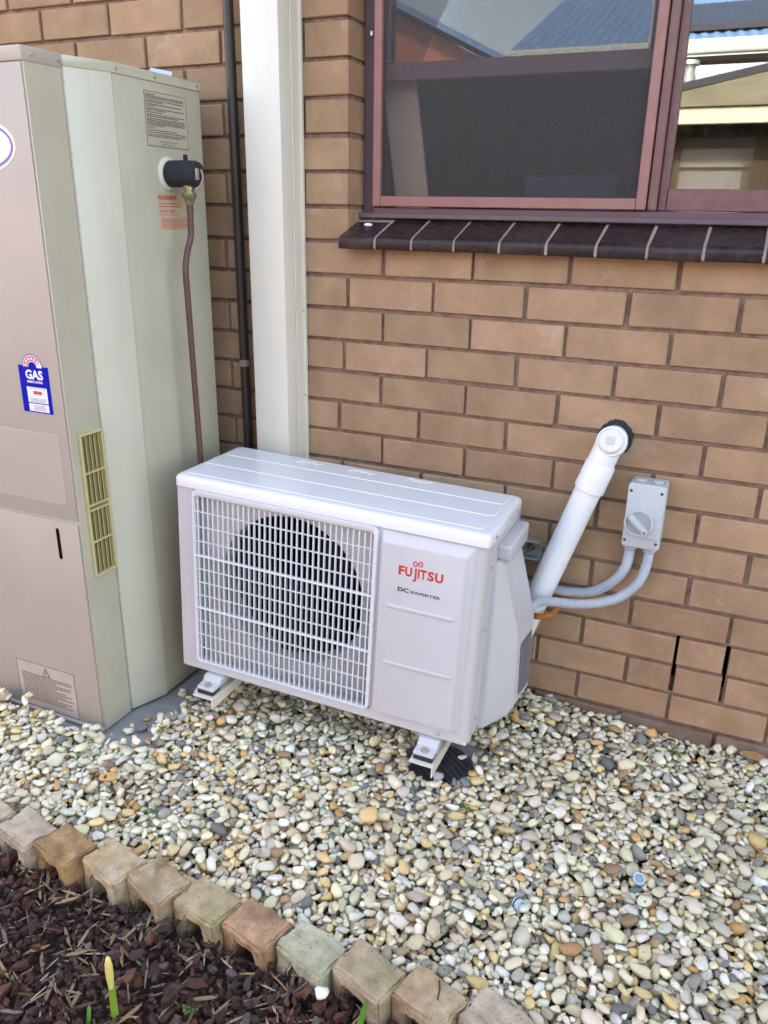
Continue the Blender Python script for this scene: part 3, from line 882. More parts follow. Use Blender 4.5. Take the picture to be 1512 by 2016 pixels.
for z in (-.208, -.356):
    mb.box(bx0 - .003, bx1 + .003, -.0055, .005, z - .0024, z + .0024, .001, 1)
mb.build('grille_ribs', m_acgrille, gril)
# shroud plate with a round opening, bell mouth, fan
cx, cz, rad = -.500, -.272, .199
NS = 72
outer = []
for i in range(NS):
    a = 2 * PI * i / NS
    dx, dz = math.cos(a), math.sin(a)
    t = min((GX1 + .004 - cx) / dx if dx > 0 else (GX0 - .004 - cx) / dx if dx < 0 else 9, (GZ1 + .004 - cz) / dz if dz > 0 else (GZ0 - .004 - cz) / dz if dz < 0 else 9)
    outer.append((cx + dx * t, cz + dz * t))
circ = lambda r, y: [(cx + r * math.cos(2 * PI * i / NS), y, cz + r * math.sin(2 * PI * i / NS)) for i in range(NS)]
mb = MB(); mb.loft([[(p[0], .034, p[1]) for p in outer], [(p[0], .0405, p[1]) for p in outer], circ(rad + .006, .041), circ(rad, .045), circ(rad - .002, .06), circ(rad - .002, .10)], cap=False)
mb.build('fan_shroud', m_shroud, ac, 40)
mb = MB(); mb.loft([circ(rad + .02, .101), circ(rad + .02, .20)], cap=False); mb.quad(*[circ(rad + .02, .2)[i] for i in range(NS)]); mb.build('fan_cavity', m_dark, ac)
fan = empty('fan', (cx, .085, cz)); fan.parent = ac
MB().lathe([(-.028, .012), (-.026, .034), (-.01, .042), (.03, .044)], (0, 0, 0), (0, 1, 0), 28).build('hub', m_fan, fan, 40)
for k in range(3):
    mb = MB(); rings = []
    a0 = 2 * PI * k / 3 + .5
    for j in range(7):
        r = .038 + (.190 - .038) * j / 6
        wd = .50 + .22 * j / 6; sw = .35 * j / 6
        row = []
        for q in range(7):
            a = a0 + sw + wd * (q / 6 - .5) * 1.6
            row.append((r * math.cos(a), -.018 + .045 * q / 6, r * math.sin(a)))
        rings.append(row)
    mb.loft(rings, cap=False, closed=False); mb.build('fan_blade', m_fan, fan, 60)
# right front cover with bevelled field
mb = MB()
O_ = rrect(-.246, -.022, -.512, -.035, .006, 3)
I_ = lambda d, y: [(p[0], y, p[1]) for p in rrect(-.246 + d[0], -.022 - d[1], -.512 + d[2], -.035 - d[3], .006, 3)]
mb.loft([[(p[0], -.0004, p[1]) for p in O_], I_((.002, .002, .001, .001), -.001), I_((.009, .017, .007, .022), -.0150), I_((.011, .019, .009, .024), -.0156)], cap=False)
mb.bm.faces.new([mb.bm.verts.new(v) for v in I_((.011, .019, .009, .024), -.0156)])
bmesh.ops.remove_doubles(mb.bm, verts=mb.bm.verts, dist=1e-6)
bmesh.ops.recalc_face_normals(mb.bm, faces=mb.bm.faces)
fc = mb.build('service_cover', m_ac, ac, 20)
for z, xa, xb in ((-.212, -.222, -.053), (-.361, -.220, -.050)):
    mb = MB(); mb.prism([(xa + .004, z + .0045), (xb - .004, z + .0045), (xb, z + .001), (xb, z - .001), (xb - .004, z - .0045), (xa + .004, z - .0045), (xa, z - .001), (xa, z + .001)], -.0190, -.0155, 'y', .0014, 2); mb.build('pressed_rib', m_ac, fc, 60)
# lettering
ly = -.0159
def fit_text(name, txt, M, parent, x0, x1, z0, z1, y, bold=.0):
    me = text_mesh(txt, .03, bold=bold)
    co = np.empty(len(me.vertices) * 3); me.vertices.foreach_get('co', co); co = co.reshape(-1, 3)
    a, b = co.min(0), co.max(0)
    me.transform(Matrix.Translation((x0, z0, 0)) @ Matrix.Diagonal(((x1 - x0) / (b[0] - a[0]), (z1 - z0) / (b[1] - a[1]), 1, 1)) @ Matrix.Translation((-a[0], -a[1], 0)))
    me.transform(FRONT(0, y, 0)); me.materials.clear()
    return link(name, me, M, parent)


for ch, xa, xb in (('F', -.1940, -.1800), ('U', -.1782, -.1618), ('I', -.1478, -.1438), ('T', -.1428, -.1268), ('S', -.1246, -.1096), ('U', -.1072, -.0880)):
    fit_text('logo_letter', ch, m_red, fc, xa, xb, -.1298, -.1065, ly, .0011)
mb = MB()   # long J with a descender
mb.prism([(-.1508, -.1062), (-.1549, -.1062), (-.1549, -.1325), (-.1562, -.1352), (-.1596, -.1362), (-.1596, -.1394), (-.1556, -.1390), (-.1519, -.1367), (-.1508, -.1325)], ly - .0004, ly, 'y')
mb.build('logo_letter', m_red, fc)
inf = [(-.1490 + .0105 * math.sin(t) , -.0950 + .0120 * math.sin(t) * math.cos(t) + .0016 * math.sin(t)) for t in [2 * PI * i / 36 for i in range(37)]]
mb = MB(); mb.tube([(p[0], ly - .0002, p[1]) for p in inf], .0011, 6, False); mb.build('infinity_mark', m_red, fc)
fit_text('logo_text', 'DC', m_grey, fc, -.1935, -.1665, -.1710, -.1600, ly, .0013)
fit_text('logo_text', 'INVERTER', m_grey, fc, -.1620, -.0900, -.1705, -.1632, ly, .0008)
for x, z in ((-.212, -.076), (-.086, -.076)):
    mb = MB(); mb.lathe([(0, .0022), (.0006, .0022), (.0009, .001)], (x, -.0155, z), (0, -1, 0), 8); mb.build('dimple', m_ac, fc)
# side valve cover with a handle lip
secs = [(-.100, .004, .092, .011, .124, .010), (-.300, .011, .091, .060, .158, .071), (-.516, .016, .090, .069, .178, .080), (-.546, .015, .090, .056, .176, .060)]
mb = MB()
rings = [[(-.002, fy, z), (fx_, fy, z), (kx, ky, z), (bx_, .2885, z), (-.002, .2885, z)] for z, fx_, fy, kx, ky, bx_ in secs]
mb.loft(rings)
bmesh.ops.bevel(mb.bm, geom=[e for e in mb.bm.edges], offset=.0022, segments=2, affect='EDGES')
vc = mb.build('valve_cover', m_ac, ac, 18)
mb = MB(); mb.prism([(.100, -.060), (.288, -.060), (.288, -.112), (.135, -.108), (.108, -.098)], -.002, .031, 'x', .006, 3)
mb.build('handle_lip', m_ac, vc, 50)
mb = MB()
mb.quad((.0672, .190, -.345), (.0738, .280, -.345), (.0808, .282, -.500), (.0735, .205, -.500))
mb.build('rating_plate', mat('grey_rating_plate', lin(140, 142, 152), .4), vc)
mb = MB()
for i in range(13):
    t0, t1 = (i + .15) / 13.3, (i + .6) / 13.3
    P_ = lambda u, t: Vector((.0672, .190, -.345)).lerp(Vector((.0735, .205, -.500)), t).lerp(Vector((.0738, .280, -.345)).lerp(Vector((.0808, .282, -.500)), t), u) + Vector((.0006, -.0002, 0))
    mb.quad(P_(.08, t0), P_(.92, t0), P_(.92, t1), P_(.08, t1))
mb.build('rating_print', m_grey, vc)
for (x, y, z) in ((.0002, .055, -.098), (.0002, .055, -.255), (.0066, .045, -.018), (.0002, .06, -.5)):
    mb = MB(); mb.lathe([(0, .0042), (.002, .004), (.003, .002)], (x, y, z), (1, 0, 0), 10); mb.build('case_screw', m_steel, ac)
mb = MB(); mb.lathe([(0, .0042), (.002, .004), (.003, .002)], (-.072, -.0002, -.531), (0, -1, 0), 10); mb.build('case_screw', m_steel, ac)
mb = MB(); mb.box(.0005, .004, .289, .2965, -.13, -.036); mb.build('blue_strip', mat('pale_blue_film', lin(150, 170, 190), .4), ac)
# feet of the unit with bolt
for x in (-.700, -.090):
    ft = MB(); ft.prism([(.030, -AH - .006), (-.006, -AH - .006), (-.020, -AH - .020), (-.048, -AH - .022), (-.048, -AH - .030), (.030, -AH - .030)], x - .026, x + .026, 'x', .003, 2)
    fo = ft.build('foot', m_ac, ac, 40)
    MB().box(x - .024, x + .024, -.049, -.012, -AH - .0415, -AH - .0305, .002, 1).build('rubber_pad', m_rubber, fo)
    MB().lathe([(0, .0105), (.0015, .0105), (.002, .0065), (.0065, .0065), (.007, .003)], (x, -.034, -AH - .0215), (0, 0, 1), 6 * 3).build('foot_bolt', m_steel, fo)
    MB().box(x - .020, x - .014, -.038, -.034, -AH - .0217, -AH - .0212).build('bolt_slot', m_dark, fo)

# wall bracket: rail on the wall, two arms under the unit
br = empty('wall_bracket', (.1, 0, .1)); tag(br, 'metal wall bracket carrying the air conditioner with a zinc rail', 'bracket')
def bpart(mb, name, M, parent=br):
    o = mb.build(name, M, parent, 40)
    if parent is br: o.location = (-.1, 0, -.1)
    return o
acm = Matrix.Translation((.446, -.4115, .7009)) @ Euler((-.0127, .0373, .0317)).to_matrix().to_4x4()
for x in (-.700, -.090):
    mb = MB(); mb.box(x - .030, x + .030, -.060, .405, -AH - .0455, -AH - .042)
    mb.box(x + .027, x + .030, -.060, .405, -AH - .072, -AH - .0455)
    bmesh.ops.transform(mb.bm, matrix=acm, verts=mb.bm.verts)
    bpart(mb, 'arm', m_arm)
    mb = MB(); p = acm @ Vector((x, .39, -AH - .045))
    mb.box(p.x - .03, p.x + .03, -.012, -.008, p.z - .03, .56); bpart(mb, 'upright', m_arm)
mb = MB(); mb.box(-.42, .477, -.006, -.002, .496, .546, .001, 1); mb.box(-.42, .477, -.034, -.006, .4945, .4985, .001, 1); mb.box(-.42, .477, -.034, -.006, .5435, .5475, .001, 1)
rail = bpart(mb, 'rail', m_steel)
mb = MB(); mb.lathe([(0, .012), (.002, .012), (.0022, .0085), (.009, .0085), (.0092, .0042), (.030, .004)], (.447, -.0062, .521), (0, -1, 0), 18); mb.build('anchor_bolt', m_brass, rail, 40)

# ------------------------------------------------------------------ white PVC pipe, foam plug
pv = empty('waste_pipe', (.60, -.065, .3)); tag(pv, 'white plastic waste pipe slanting from a hole in the wall', 'pipe')
def ppart(mb, name, M, sm_=50):
    o = mb.build(name, M, pv, sm_); o.location = (-.60, .065, -.3); return o
top, bot = Vector((.6275, -.062, .842)), Vector((.376, -.065, .055))
d_ = (bot - top).normalized()
mb = MB(); mb.tube([top + d_ * .10, bot], .0325, 32); ppart(mb, 'pipe_run', m_pvc)
mb = MB(); mb.lathe([(.0500, .0322), (.0590, .0362), (.125, .0368), (.1262, .0362), (.1262, .0325)], top, d_, 32); ppart(mb, 'socket', m_pvc, 25)
mb = MB(); mb.lathe([(-.012, .024), (.0, .0325), (.06, .0330)], top + Vector((0, 0, .004)), d_, 32); ppart(mb, 'elbow_body', m_pvc)
ctr = Vector((.6265, 0, .839))
mb = MB(); mb.lathe([(.0, .033), (.060, .033), (.076, .028)], ctr + Vector((0, -.002, 0)), (.03, -1, .08), 32); ppart(mb, 'elbow_stub', m_pvc)
ax = Vector((-.02, -.93, .36)).normalized(); cc = Vector((.6315, -.072, .8480))
mb = MB(); mb.lathe([(-.03, .031), (-.006, .0355), (.008, .0360), (.010, .0350), (.0105, .0325)], cc, ax, 32); ppart(mb, 'cap_socket', m_pvc)
mb = MB(); mb.lathe([(.008, .0300), (.020, .0300), (.0215, .0285), (.0218, .012)], cc, ax, 36); mb.lathe([(.0216, .0275), (.0235, .026), (.0236, .010)], cc, ax, 36)
cp_ = ppart(mb, 'access_cap', m_pvccap)
u_ = ax.orthogonal().normalized()
mb = MB(); M4 = Matrix.Translation(cc + ax * .0235) @ ax.to_track_quat('Z', 'Y').to_matrix().to_4x4()
mb.box(-.0095, .0095, -.0095, .0095, -.001, .0012, .0, 1, M4); mb.build('square_recess', mat('recess_shadow_plastic', lin(186, 192, 188), .5), cp_)
# foam plug
fp = MB(); nn = 40
rr = [.0415 + random.uniform(-.0022, .0026) for _ in range(nn)]
ringf = lambda k, y: [(.6295 + rr[i] * k * math.cos(2 * PI * i / nn), y, .842 + rr[i] * k * 1.04 * math.sin(2 * PI * i / nn)) for i in range(nn)]
fp.loft([ringf(1, .003), ringf(1.0, -.003), ringf(.9, -.006), ringf(.6, -.0075)])
tag(fp.build('foam_plug', m_foam), 'black foam packed round the pipe hole in the brick wall', 'foam plug')

# ------------------------------------------------------------------ isolator switch with conduits
sw = empty('isolator_switch', (.7255, 0, .68)); tag(sw, 'pale grey rotary isolator switch box on the brick wall', 'switch')
def spart(mb, name, M, parent=sw, s_=40):
    o = mb.build(name, M, parent, s_)
    if parent is sw: o.location = (-.7255, 0, -.68)
    return o
mb = MB(); mb.prism(rrect(.683, .768, .594, .753, .006, 4), -.050, -.003, 'y', .001, 1); spart(mb, 'back_box', m_switch)
mb = MB(); mb.prism(rrect(.6815, .7695, .593, .7545, .007, 4), -.0705, -.0505, 'y', .0025, 3); cvr = spart(mb, 'cover', m_switch)
for x, z in ((.689, .736), (.7585, .737), (.688, .610), (.7605, .610)):
    mb = MB(); mb.lathe([(0, .0036), (.0006, .0036)], (x, -.0704, z), (0, -1, 0), 14); mb.build('screw_recess', m_grey, cvr)
for x in (.706, .745):
    mb = MB(); mb.lathe([(0, .0125), (.003, .0125), (.004, .011)], (x, -.034, .7535), (0, 0, 1), 24); spart(mb, 'knockout', m_switch)
mb = MB(); mb.prism(rrect(.716, .7685, .622, .700, .004, 3), -.0745, -.0700, 'y', .001, 1); mb.build('dial_plate', m_switch, cvr)
dc = Vector((.716, -.0705, .660))
mb = MB(); mb.lathe([(0, .0345), (.009, .0345), (.0105, .0335), (.0105, .0285), (.006, .0275)], dc, (0, -1, 0), 48); mb.build('dial_ring', m_switch, cvr, 40)
mb = MB(); mb.lathe([(0, .0278), (.0062, .0278)], dc, (0, -1, 0), 40); mb.build('dial_face', m_switchd, cvr, 40)
knob = MB(); knob.prism(rrect(-.030, .030, -.0065, .0065, .005, 3), 0, .020, 'z', .0015, 2)
Mk = Matrix.Translation(dc + Vector((.000, -.006, 0))) @ Matrix(((1, 0, 0, 0), (0, 0, -1, 0), (0, 1, 0, 0), (0, 0, 0, 1))) @ Matrix.Rotation(math.radians(-43), 4, 'Z')
bmesh.ops.transform(knob.bm, matrix=Mk, verts=knob.bm.verts)
kn = knob.build('switch_handle', m_switch, cvr, 40)
mb = MB(); mb.prism([(.0215, -.0035), (.0215, .0035), (.0275, 0)], .0202, .0207, 'z'); bmesh.ops.transform(mb.bm, matrix=Mk, verts=mb.bm.verts); mb.build('red_arrow', m_red, kn)
text('dial_mark', 'OFF', .006, m_white, cvr, FRONT(.7535, -.0748, .688)); text('dial_mark', 'ON', .006, m_white, cvr, FRONT(.7535, -.0748, .640))
for x in (.7000, .7445):
    mb = MB(); mb.lathe([(0, .0155), (.010, .0155), (.011, .0165), (.017, .0165), (.018, .0145), (.020, .0135)], (x, -.032, .594), (0, 0, -1), 28); spart(mb, 'conduit_gland', m_switch)


def conduit(pts, label):
    P = resample(spline(pts, 14), .0022)
    rad_ = [.0131 if (i % 2) else .0100 for i in range(len(P))]
    o0 = P[0].copy()
    mb = MB(); mb.tube([p - o0 for p in P], rad_, 18)
    o = mb.build('flexible_conduit', m_conduit, None, 20); o.location = o0
    tag(o, label, 'conduit', 'grey corrugated conduits below the switch')


conduit([(.7000, -.032, .578), (.699, -.030, .55), (.694, -.025, .520), (.678, -.020, .485), (.649, -.018, .452), (.611, -.017, .428), (.559, -.016, .417), (.520, -.016, .415), (.459, -.017, .415), (.41, -.03, .422), (.36, -.05, .43)], 'upper grey corrugated conduit passing behind the white pipe')
conduit([(.7445, -.032, .578), (.744, -.034, .545), (.736, -.042, .503), (.715, -.058, .472), (.686, -.085, .455), (.640, -.108, .443), (.588, -.116, .434), (.540, -.118, .430), (.512, -.120, .426), (.492, -.126, .412), (.474, -.135, .395)], 'lower grey corrugated conduit bending in front of the white pipe')
rc = MB(); rc.tube(spline([(.545, -.022, .383), (.532, -.085, .378), (.512, -.103, .374), (.492, -.100, .370)], 6), .0075, 10); rc.box(.527, .560, -.010, -.003, .374, .396, .002, 1)
tag(rc.build('saddle_clip', m_rust, None, 50), 'rusty orange saddle clip under the conduits beside the pipe', 'clip')

# ------------------------------------------------------------------ garden edging blocks
def edging(i, x, col, lab, hgt, moss):
    r = random.Random(100 + i)
    o = empty('edging_block', (x, -.997 + r.uniform(-.004, .004), .0), (r.uniform(-.03, .03), r.uniform(-.05, .03), math.radians(-15 + r.uniform(-3, 3))))
    tag(o, lab, 'edging block', 'edging blocks between mulch and gravel')
    w, d = .056, .041
    bm = bmesh.new()
    prof = [(-w, -.06), (-w, hgt), (w, hgt), (w, -.06), (.027, -.06), (.026, hgt - .038), (.018, hgt - .026), (-.018, hgt - .026), (-.026, hgt - .038), (-.027, -.06)]
    b = MB(); b.bm.free(); b.bm = bm
    # arch piece at the front, solid piece behind
    b.prism(prof, -d, -.006, 'y')
    b.prism([(-w, -.06), (-w, hgt), (w, hgt), (w, -.06)], -.006, d, 'y')
    bmesh.ops.remove_doubles(bm, verts=bm.verts, dist=1e-5)
    inner = [f for f in bm.faces if abs(f.calc_center_median().y + .006) < 1e-4]
    es = [e for e in bm.edges if len(e.link_faces) == 2 and e.calc_face_angle(0) > .5]
    bmesh.ops.bevel(bm, geom=es, offset=.0045, segments=2, affect='EDGES')
    bmesh.ops.triangulate(bm, faces=bm.faces)
    for _ in range(2):
        bmesh.ops.subdivide_edges(bm, edges=[e for e in bm.edges if e.calc_length() > .016], cuts=1)
        bmesh.ops.triangulate(bm, faces=bm.faces)
    from mathutils import noise as mn
    for v in bm.verts:
        q = v.co * 45 + Vector((i * 9.1, 0, 0))
        v.co += Vector((mn.noise(q), mn.noise(q + Vector((5, 0, 0))), mn.noise(q + Vector((0, 7, 0)))))  * .0055
        q = v.co * 130
        v.co += Vector((mn.noise(q), mn.noise(q + Vector((5, 0, 0))), mn.noise(q + Vector((0, 7, 0)))))  * .0024
    M = mat('edging_concrete_%d' % i, col, .92, var=.22, scale=40, bump=1.0, bscale=190, col2=moss, spot=.85, sscale=15, spec=.15, speck=.6, kscale=260, col3=lin(92, 88, 52), pale=.55, pscale=24)
    b.build('block_body', M, o, 50)


pk, tn, gy, rd = lin(178, 158, 134), lin(184, 152, 108), lin(176, 158, 126), lin(176, 142, 112)
ms, gr, wl_, br_ = lin(136, 134, 88), lin(186, 182, 158), lin(196, 186, 164), lin(120, 96, 66)
eds = [(-.498, gy, gr, 'pale mossy edging block cut by the left picture edge'), (-.382, pk, wl_, 'pinkish grey edging block, first whole one from the left'),
       (-.262, tn, br_, 'orange tan edging block beside the pinkish grey one'), (-.140, tn, gr, 'tan edging block with a pale lichen patch on its top'),
       (-.024, gy, br_, 'plain greyish tan edging block, fourth whole one from the left'), (.094, gy, ms, 'brown grey edging block with a pale crusted back edge'),
       (.212, rd, br_, 'reddish brown edging block in the middle of the row'), (.328, gr, ms, 'grey edging block with green moss on its front'),
       (.446, pk, ms, 'pinkish edging block with mossy sides near the bottom edge'), (.562, gy, rd, 'grey brown edging block with a twig on top'),
       (.682, pk, gr, 'pale tan edging block at the bottom picture edge')]
for i, (x, c, mo, l_) in enumerate(eds):
    edging(i, x, c, l_, .081 + random.uniform(-.004, .004), mo)

# ------------------------------------------------------------------ heightfield settling of loose pieces
ICO = []
def ico(sub):
    bm = bmesh.new(); bmesh.ops.create_icosphere(bm, subdivisions=sub, radius=1)
    v = np.array([q.co[:] for q in bm.verts]); f = np.array([[w.index for w in q.verts] for q in bm.faces]); bm.free()
    return v, f


class Bed:
    def __init__(s, x0, x1, y0, y1, res, floor):
        s.x0, s.y0, s.res = x0, y0, res
        s.nx, s.ny = int((x1 - x0) / res), int((y1 - y0) / res)
        gx_, gy_ = np.meshgrid(x0 + (np.arange(s.nx) + .5) * res, y0 + (np.arange(s.ny) + .5) * res)
        s.gx, s.gy = gx_, gy_
        s.h = floor(gx_, gy_)

    def drop(s, cand, R, ax_, sink):
        A = R @ np.diag(1 / ax_ ** 2) @ R.T
        a33 = A[2, 2]
        ext = np.sqrt(np.diag(R @ np.diag(ax_ ** 2) @ R.T))
        best = None
        for (x, y) in cand:
            i0, i1 = int((x - ext[0] - s.x0) / s.res), int((x + ext[0] - s.x0) / s.res) + 1
            j0, j1 = int((y - ext[1] - s.y0) / s.res), int((y + ext[1] - s.y0) / s.res) + 1
            i0, j0 = max(i0, 0), max(j0, 0); i1, j1 = min(i1, s.nx), min(j1, s.ny)
            if i1 <= i0 or j1 <= j0: continue
            dx = s.gx[j0:j1, i0:i1] - x; dy = s.gy[j0:j1, i0:i1] - y
            bb = A[0, 2] * dx + A[1, 2] * dy
            cc_ = A[0, 0] * dx * dx + A[1, 1] * dy * dy + 2 * A[0, 1] * dx * dy - 1
            D = bb * bb - a33 * cc_
            ok = D > 0
            if not ok.any(): continue
            sq = np.sqrt(np.where(ok, D, 0))
            lo, hi = (-bb - sq) / a33, (-bb + sq) / a33
            hh = s.h[j0:j1, i0:i1]
            z = np.where(ok, hh - lo, -9).max() - sink
            if best is None or z < best[0]:
                best = (z, x, y, (j0, j1, i0, i1), ok, hi)
        if best is None: return None
        z, x, y, (j0, j1, i0, i1), ok, hi = best
        sub = s.h[j0:j1, i0:i1]
        s.h[j0:j1, i0:i1] = np.where(ok, np.maximum(sub, z + hi), sub)
        return np.array((x, y, z))


def rotm(yaw, tilt, tdir):
    c, s_ = math.cos(yaw), math.sin(yaw)
    Rz = np.array([[c, -s_, 0], [s_, c, 0], [0, 0, 1]])
    k = np.array([math.cos(tdir), math.sin(tdir), 0]); K = np.array([[0, -k[2], k[1]], [k[2], 0, -k[0]], [-k[1], k[0], 0]])
    return (np.eye(3) + math.sin(tilt) * K + (1 - math.cos(tilt)) * K @ K) @ Rz


def bulk_mesh(name, V, F, Cc, M, parent, smooth=True):
    me = bpy.data.meshes.new(name)
    V = np.concatenate(V).astype(np.float32); F = np.concatenate(F).astype(np.int32); Cc = np.concatenate(Cc).astype(np.float32)
    me.vertices.add(len(V)); me.vertices.foreach_set('co', V.ravel())
    me.loops.add(F.size); me.loops.foreach_set('vertex_index', F.ravel())
    me.polygons.add(len(F)); me.polygons.foreach_set('loop_start', np.arange(0, F.size, 3, dtype=np.int32)); me.polygons.foreach_set('loop_total', np.full(len(F), 3, dtype=np.int32))
    me.update(); me.validate()
    me.polygons.foreach_set('use_smooth', [smooth] * len(me.polygons))
    at = me.attributes.new('col', 'FLOAT_COLOR', 'POINT'); at.data.foreach_set('color', Cc.ravel())
    o = link(name, me, M, parent); tag(o, kind='stuff'); o.color = (0, 0, 0, 1)
    return o


def place_all(items, variants, M, parent, pname, bulkname, smooth):
    """items: (pos, R, axes, colour, variant). The 300 that show largest are parts, the rest one mesh"""
    pos = np.array([it[0] for it in items]); u, v, dz = project(pos)
    size = np.array([it[2][0] * it[2][1] for it in items]) / np.maximum(dz, .1) ** 2
    vis = (u > 0) & (u < 1512) & (v > 0) & (v < 2016)
    topz = np.array([it[5] for it in items])
    score = np.where(vis & (topz > -.004), size, 0)
    big = set(np.argsort(-score)[:300].tolist())
    mes = []
    for vv, ff in variants:
        me = bpy.data.meshes.new(pname); me.from_pydata(vv.tolist(), [], ff.tolist()); me.materials.append(M)
        me.polygons.foreach_set('use_smooth', [smooth] * len(me.polygons)); mes.append(me)
    V, F, Cc, n0 = [], [], [], 0
    for i, (p, R, a, c, k, _) in enumerate(items):
        if i in big:
            o = bpy.data.objects.new(pname, mes[k]); COL.objects.link(o); o.parent = parent
            mm = np.eye(4); mm[:3, :3] = R @ np.diag(a); mm[:3, 3] = p
            o.matrix_local = Matrix(mm.tolist()); o.color = (*c, 1)
        else:
            vv, ff = variants[k]
            V.append((vv * a) @ R.T + p); F.append(ff + n0); n0 += len(vv)
            Cc.append(np.tile(np.array((*c, 1.0)), (len(vv), 1)))
    bulk_mesh(bulkname, V, F, Cc, M, parent, smooth)


# pebble shapes: squashed, slightly angular stones
def pebble_variant(seed, sub=2):
    r = np.random.default_rng(seed)
    v, f = ico(sub)
    p = r.uniform(2.0, 3.4)
    s_ = (np.abs(v) ** p).sum(1, keepdims=True) ** (-1 / p)
    w = v * s_
    for _ in range(r.integers(4, 8)):          # planed-off facets
        n_ = r.normal(size=3); n_ /= np.linalg.norm(n_); d = r.uniform(.48, .85)
        t = w @ n_; w = w - np.outer(np.maximum(t - d, 0) * .8, n_)
    for _ in range(5):
        k = r.normal(size=3) * 1.6; ph = r.uniform(0, 6)
        w = w * (1 + .06 * np.sin(v @ k * 1.7 + ph))[:, None]
    return w, f


PV = [pebble_variant(s) for s in range(26)]
PAL = [((238, 230, 202), 30), ((226, 217, 186), 20), ((240, 236, 220), 16), ((228, 228, 216), 12), ((206, 206, 193), 9), ((230, 204, 148), 9), ((214, 174, 112), 3),
       ((180, 178, 164), 7), ((144, 148, 146), 4.5), ((166, 142, 112), 3), ((180, 142, 98), 2), ((110, 117, 124), 3), ((204, 188, 170), 3), ((244, 242, 234), 5)]
pw = np.array([w for _, w in PAL], float); pw /= pw.sum()
pc = np.array([lin(*c) for c, _ in PAL])
bedo = tag(MB().box(-1.45, 1.7, -.96, .05, -.3, .0015).build('gravel_bed', m_sub), kind='structure')
DR = (.345, -.365)


def gfloor(x, y):
    h = np.full_like(x, .012)
    h += .034 * np.exp(-(((x - .50) / .17) ** 2 + ((y + .02) / .14) ** 2))
    h += .012 * np.exp(-((y + .02) / .10) ** 2)
    h += .010 * np.exp(-((y + .93) / .12) ** 2)
    h += .006 * np.sin(x * 9 + y * 4) * np.sin(y * 11 - x * 3)
    return np.where((x < -.385) & (y > -.655), np.maximum(h, .030), h)


bed = Bed(-1.25, 1.45, -.955, -.002, .0025, gfloor)
items = []
N = 24000
for n_ in range(N):
    g = rng.lognormal(-.02, .33)
    a = np.array((.0088 * g * rng.uniform(.85, 1.45), .0067 * g * rng.uniform(.85, 1.15), .0050 * g * rng.uniform(.7, 1.15)))
    a = np.minimum(a, .021)
    cx_, cy_ = rng.uniform(-1.23, 1.43), rng.uniform(-.95, -.008)
    cand = []
    for _ in range(6):
        x, y = cx_ + rng.uniform(-.03, .03), min(max(cy_ + rng.uniform(-.03, .03), -.945), -.010)
        wob = .012 * math.sin(x * 40 + y * 23) + .01 * math.sin(y * 60)
        if x < -.515 and y > -.615: continue
        if x < -.375 + wob * .6 and y > -.645 + wob and rng.random() > .006: continue
        if x < -.46 and y > -.52: continue
        if (x - DR[0]) ** 2 + (y - DR[1]) ** 2 < .094 ** 2: continue
        if (x - DR[0] - .060) ** 2 + (y - DR[1] - .060) ** 2 < (.070 + wob * .5) ** 2 and rng.random() > .06: continue
        if -.34 < x < -.215 and y > -.105: continue
        cand.append((x, y))
    if not cand: continue
    R = rotm(rng.uniform(0, 2 * PI), abs(rng.normal(0, .32)), rng.uniform(0, 2 * PI))
    p = bed.drop(cand, R, a, .0012)
    if p is None: continue
    c = pc[rng.choice(len(PAL), p=pw)] * rng.uniform(.80, 1.06)
    c = c * (1 + rng.uniform(-.05, .05, 3)) * np.array((1.06, 1.02, .92))
    items.append([p, R, a, np.clip(c, .01, .88), int(rng.integers(len(PV))), 0.0])
for it in items:      # buried pebbles are not picked as parts
    i, j = int((it[0][0] - bed.x0) / bed.res), int((it[0][1] - bed.y0) / bed.res)
    it[5] = (it[0][2] + it[2][2] * .9) - bed.h[min(max(j, 0), bed.ny - 1), min(max(i, 0), bed.nx - 1)]
place_all(items, PV, m_pebble, bedo, 'pebble', 'loose_gravel', True)


def gh(x, y):
    i, j = int((x - bed.x0) / bed.res), int((y - bed.y0) / bed.res)
    return float(bed.h[min(max(j, 0), bed.ny - 1), min(max(i, 0), bed.nx - 1)])


# drain grate in its concrete collar
col_ = MB(); col_.lathe([(0, .150), (.030, .150), (.033, .146), (.036, .084), (.020, .082)], (DR[0], DR[1], .0), (0, 0, 1), 40)
tag(col_.build('drain_collar', m_conc, None, 40), 'grey concrete collar round the black floor drain', 'drain collar')
dr = empty('floor_drain', (DR[0], DR[1], .036)); tag(dr, 'round black plastic drain grate in the gravel below the unit', 'drain')
m_drain = mat('black_drain_plastic', (0.045, 0.047, 0.052), .45, var=.2, scale=50)
MB().lathe([(0, .0805), (.008, .0805), (.010, .078), (.010, .070), (.006, .069)], (0, 0, 0), (0, 0, 1), 44).build('rim', m_drain, dr, 40)
MB().lathe([(-.0300, .0695), (-.0295, .0695)], (0, 0, 0), (0, 0, 1), 32).build('pit', m_dark, dr)
MB().lathe([(-.030, .0698), (.006, .0698)], (0, 0, 0), (0, 0, 1), 32, False).build('pit_wall', m_dark, dr)
for k in range(-4, 5):
    x = k * .0155; L = math.sqrt(max(.0705 ** 2 - x * x, 0))
    o = MB().box(x - .0036, x + .0036, -L, L, .0055, .0100).build('bar', m_drain, dr); o.rotation_euler = (0, 0, .9)
for k in (-1, 0, 1):
    y = k * .035; L = math.sqrt(.0705 ** 2 - y * y)
    o = MB().box(-L, L, y - .002, y + .002, .0015, .0085).build('cross_bar', m_drain, dr); o.rotation_euler = (0, 0, .9)
mb = MB(); v_, f_ = PV[3]
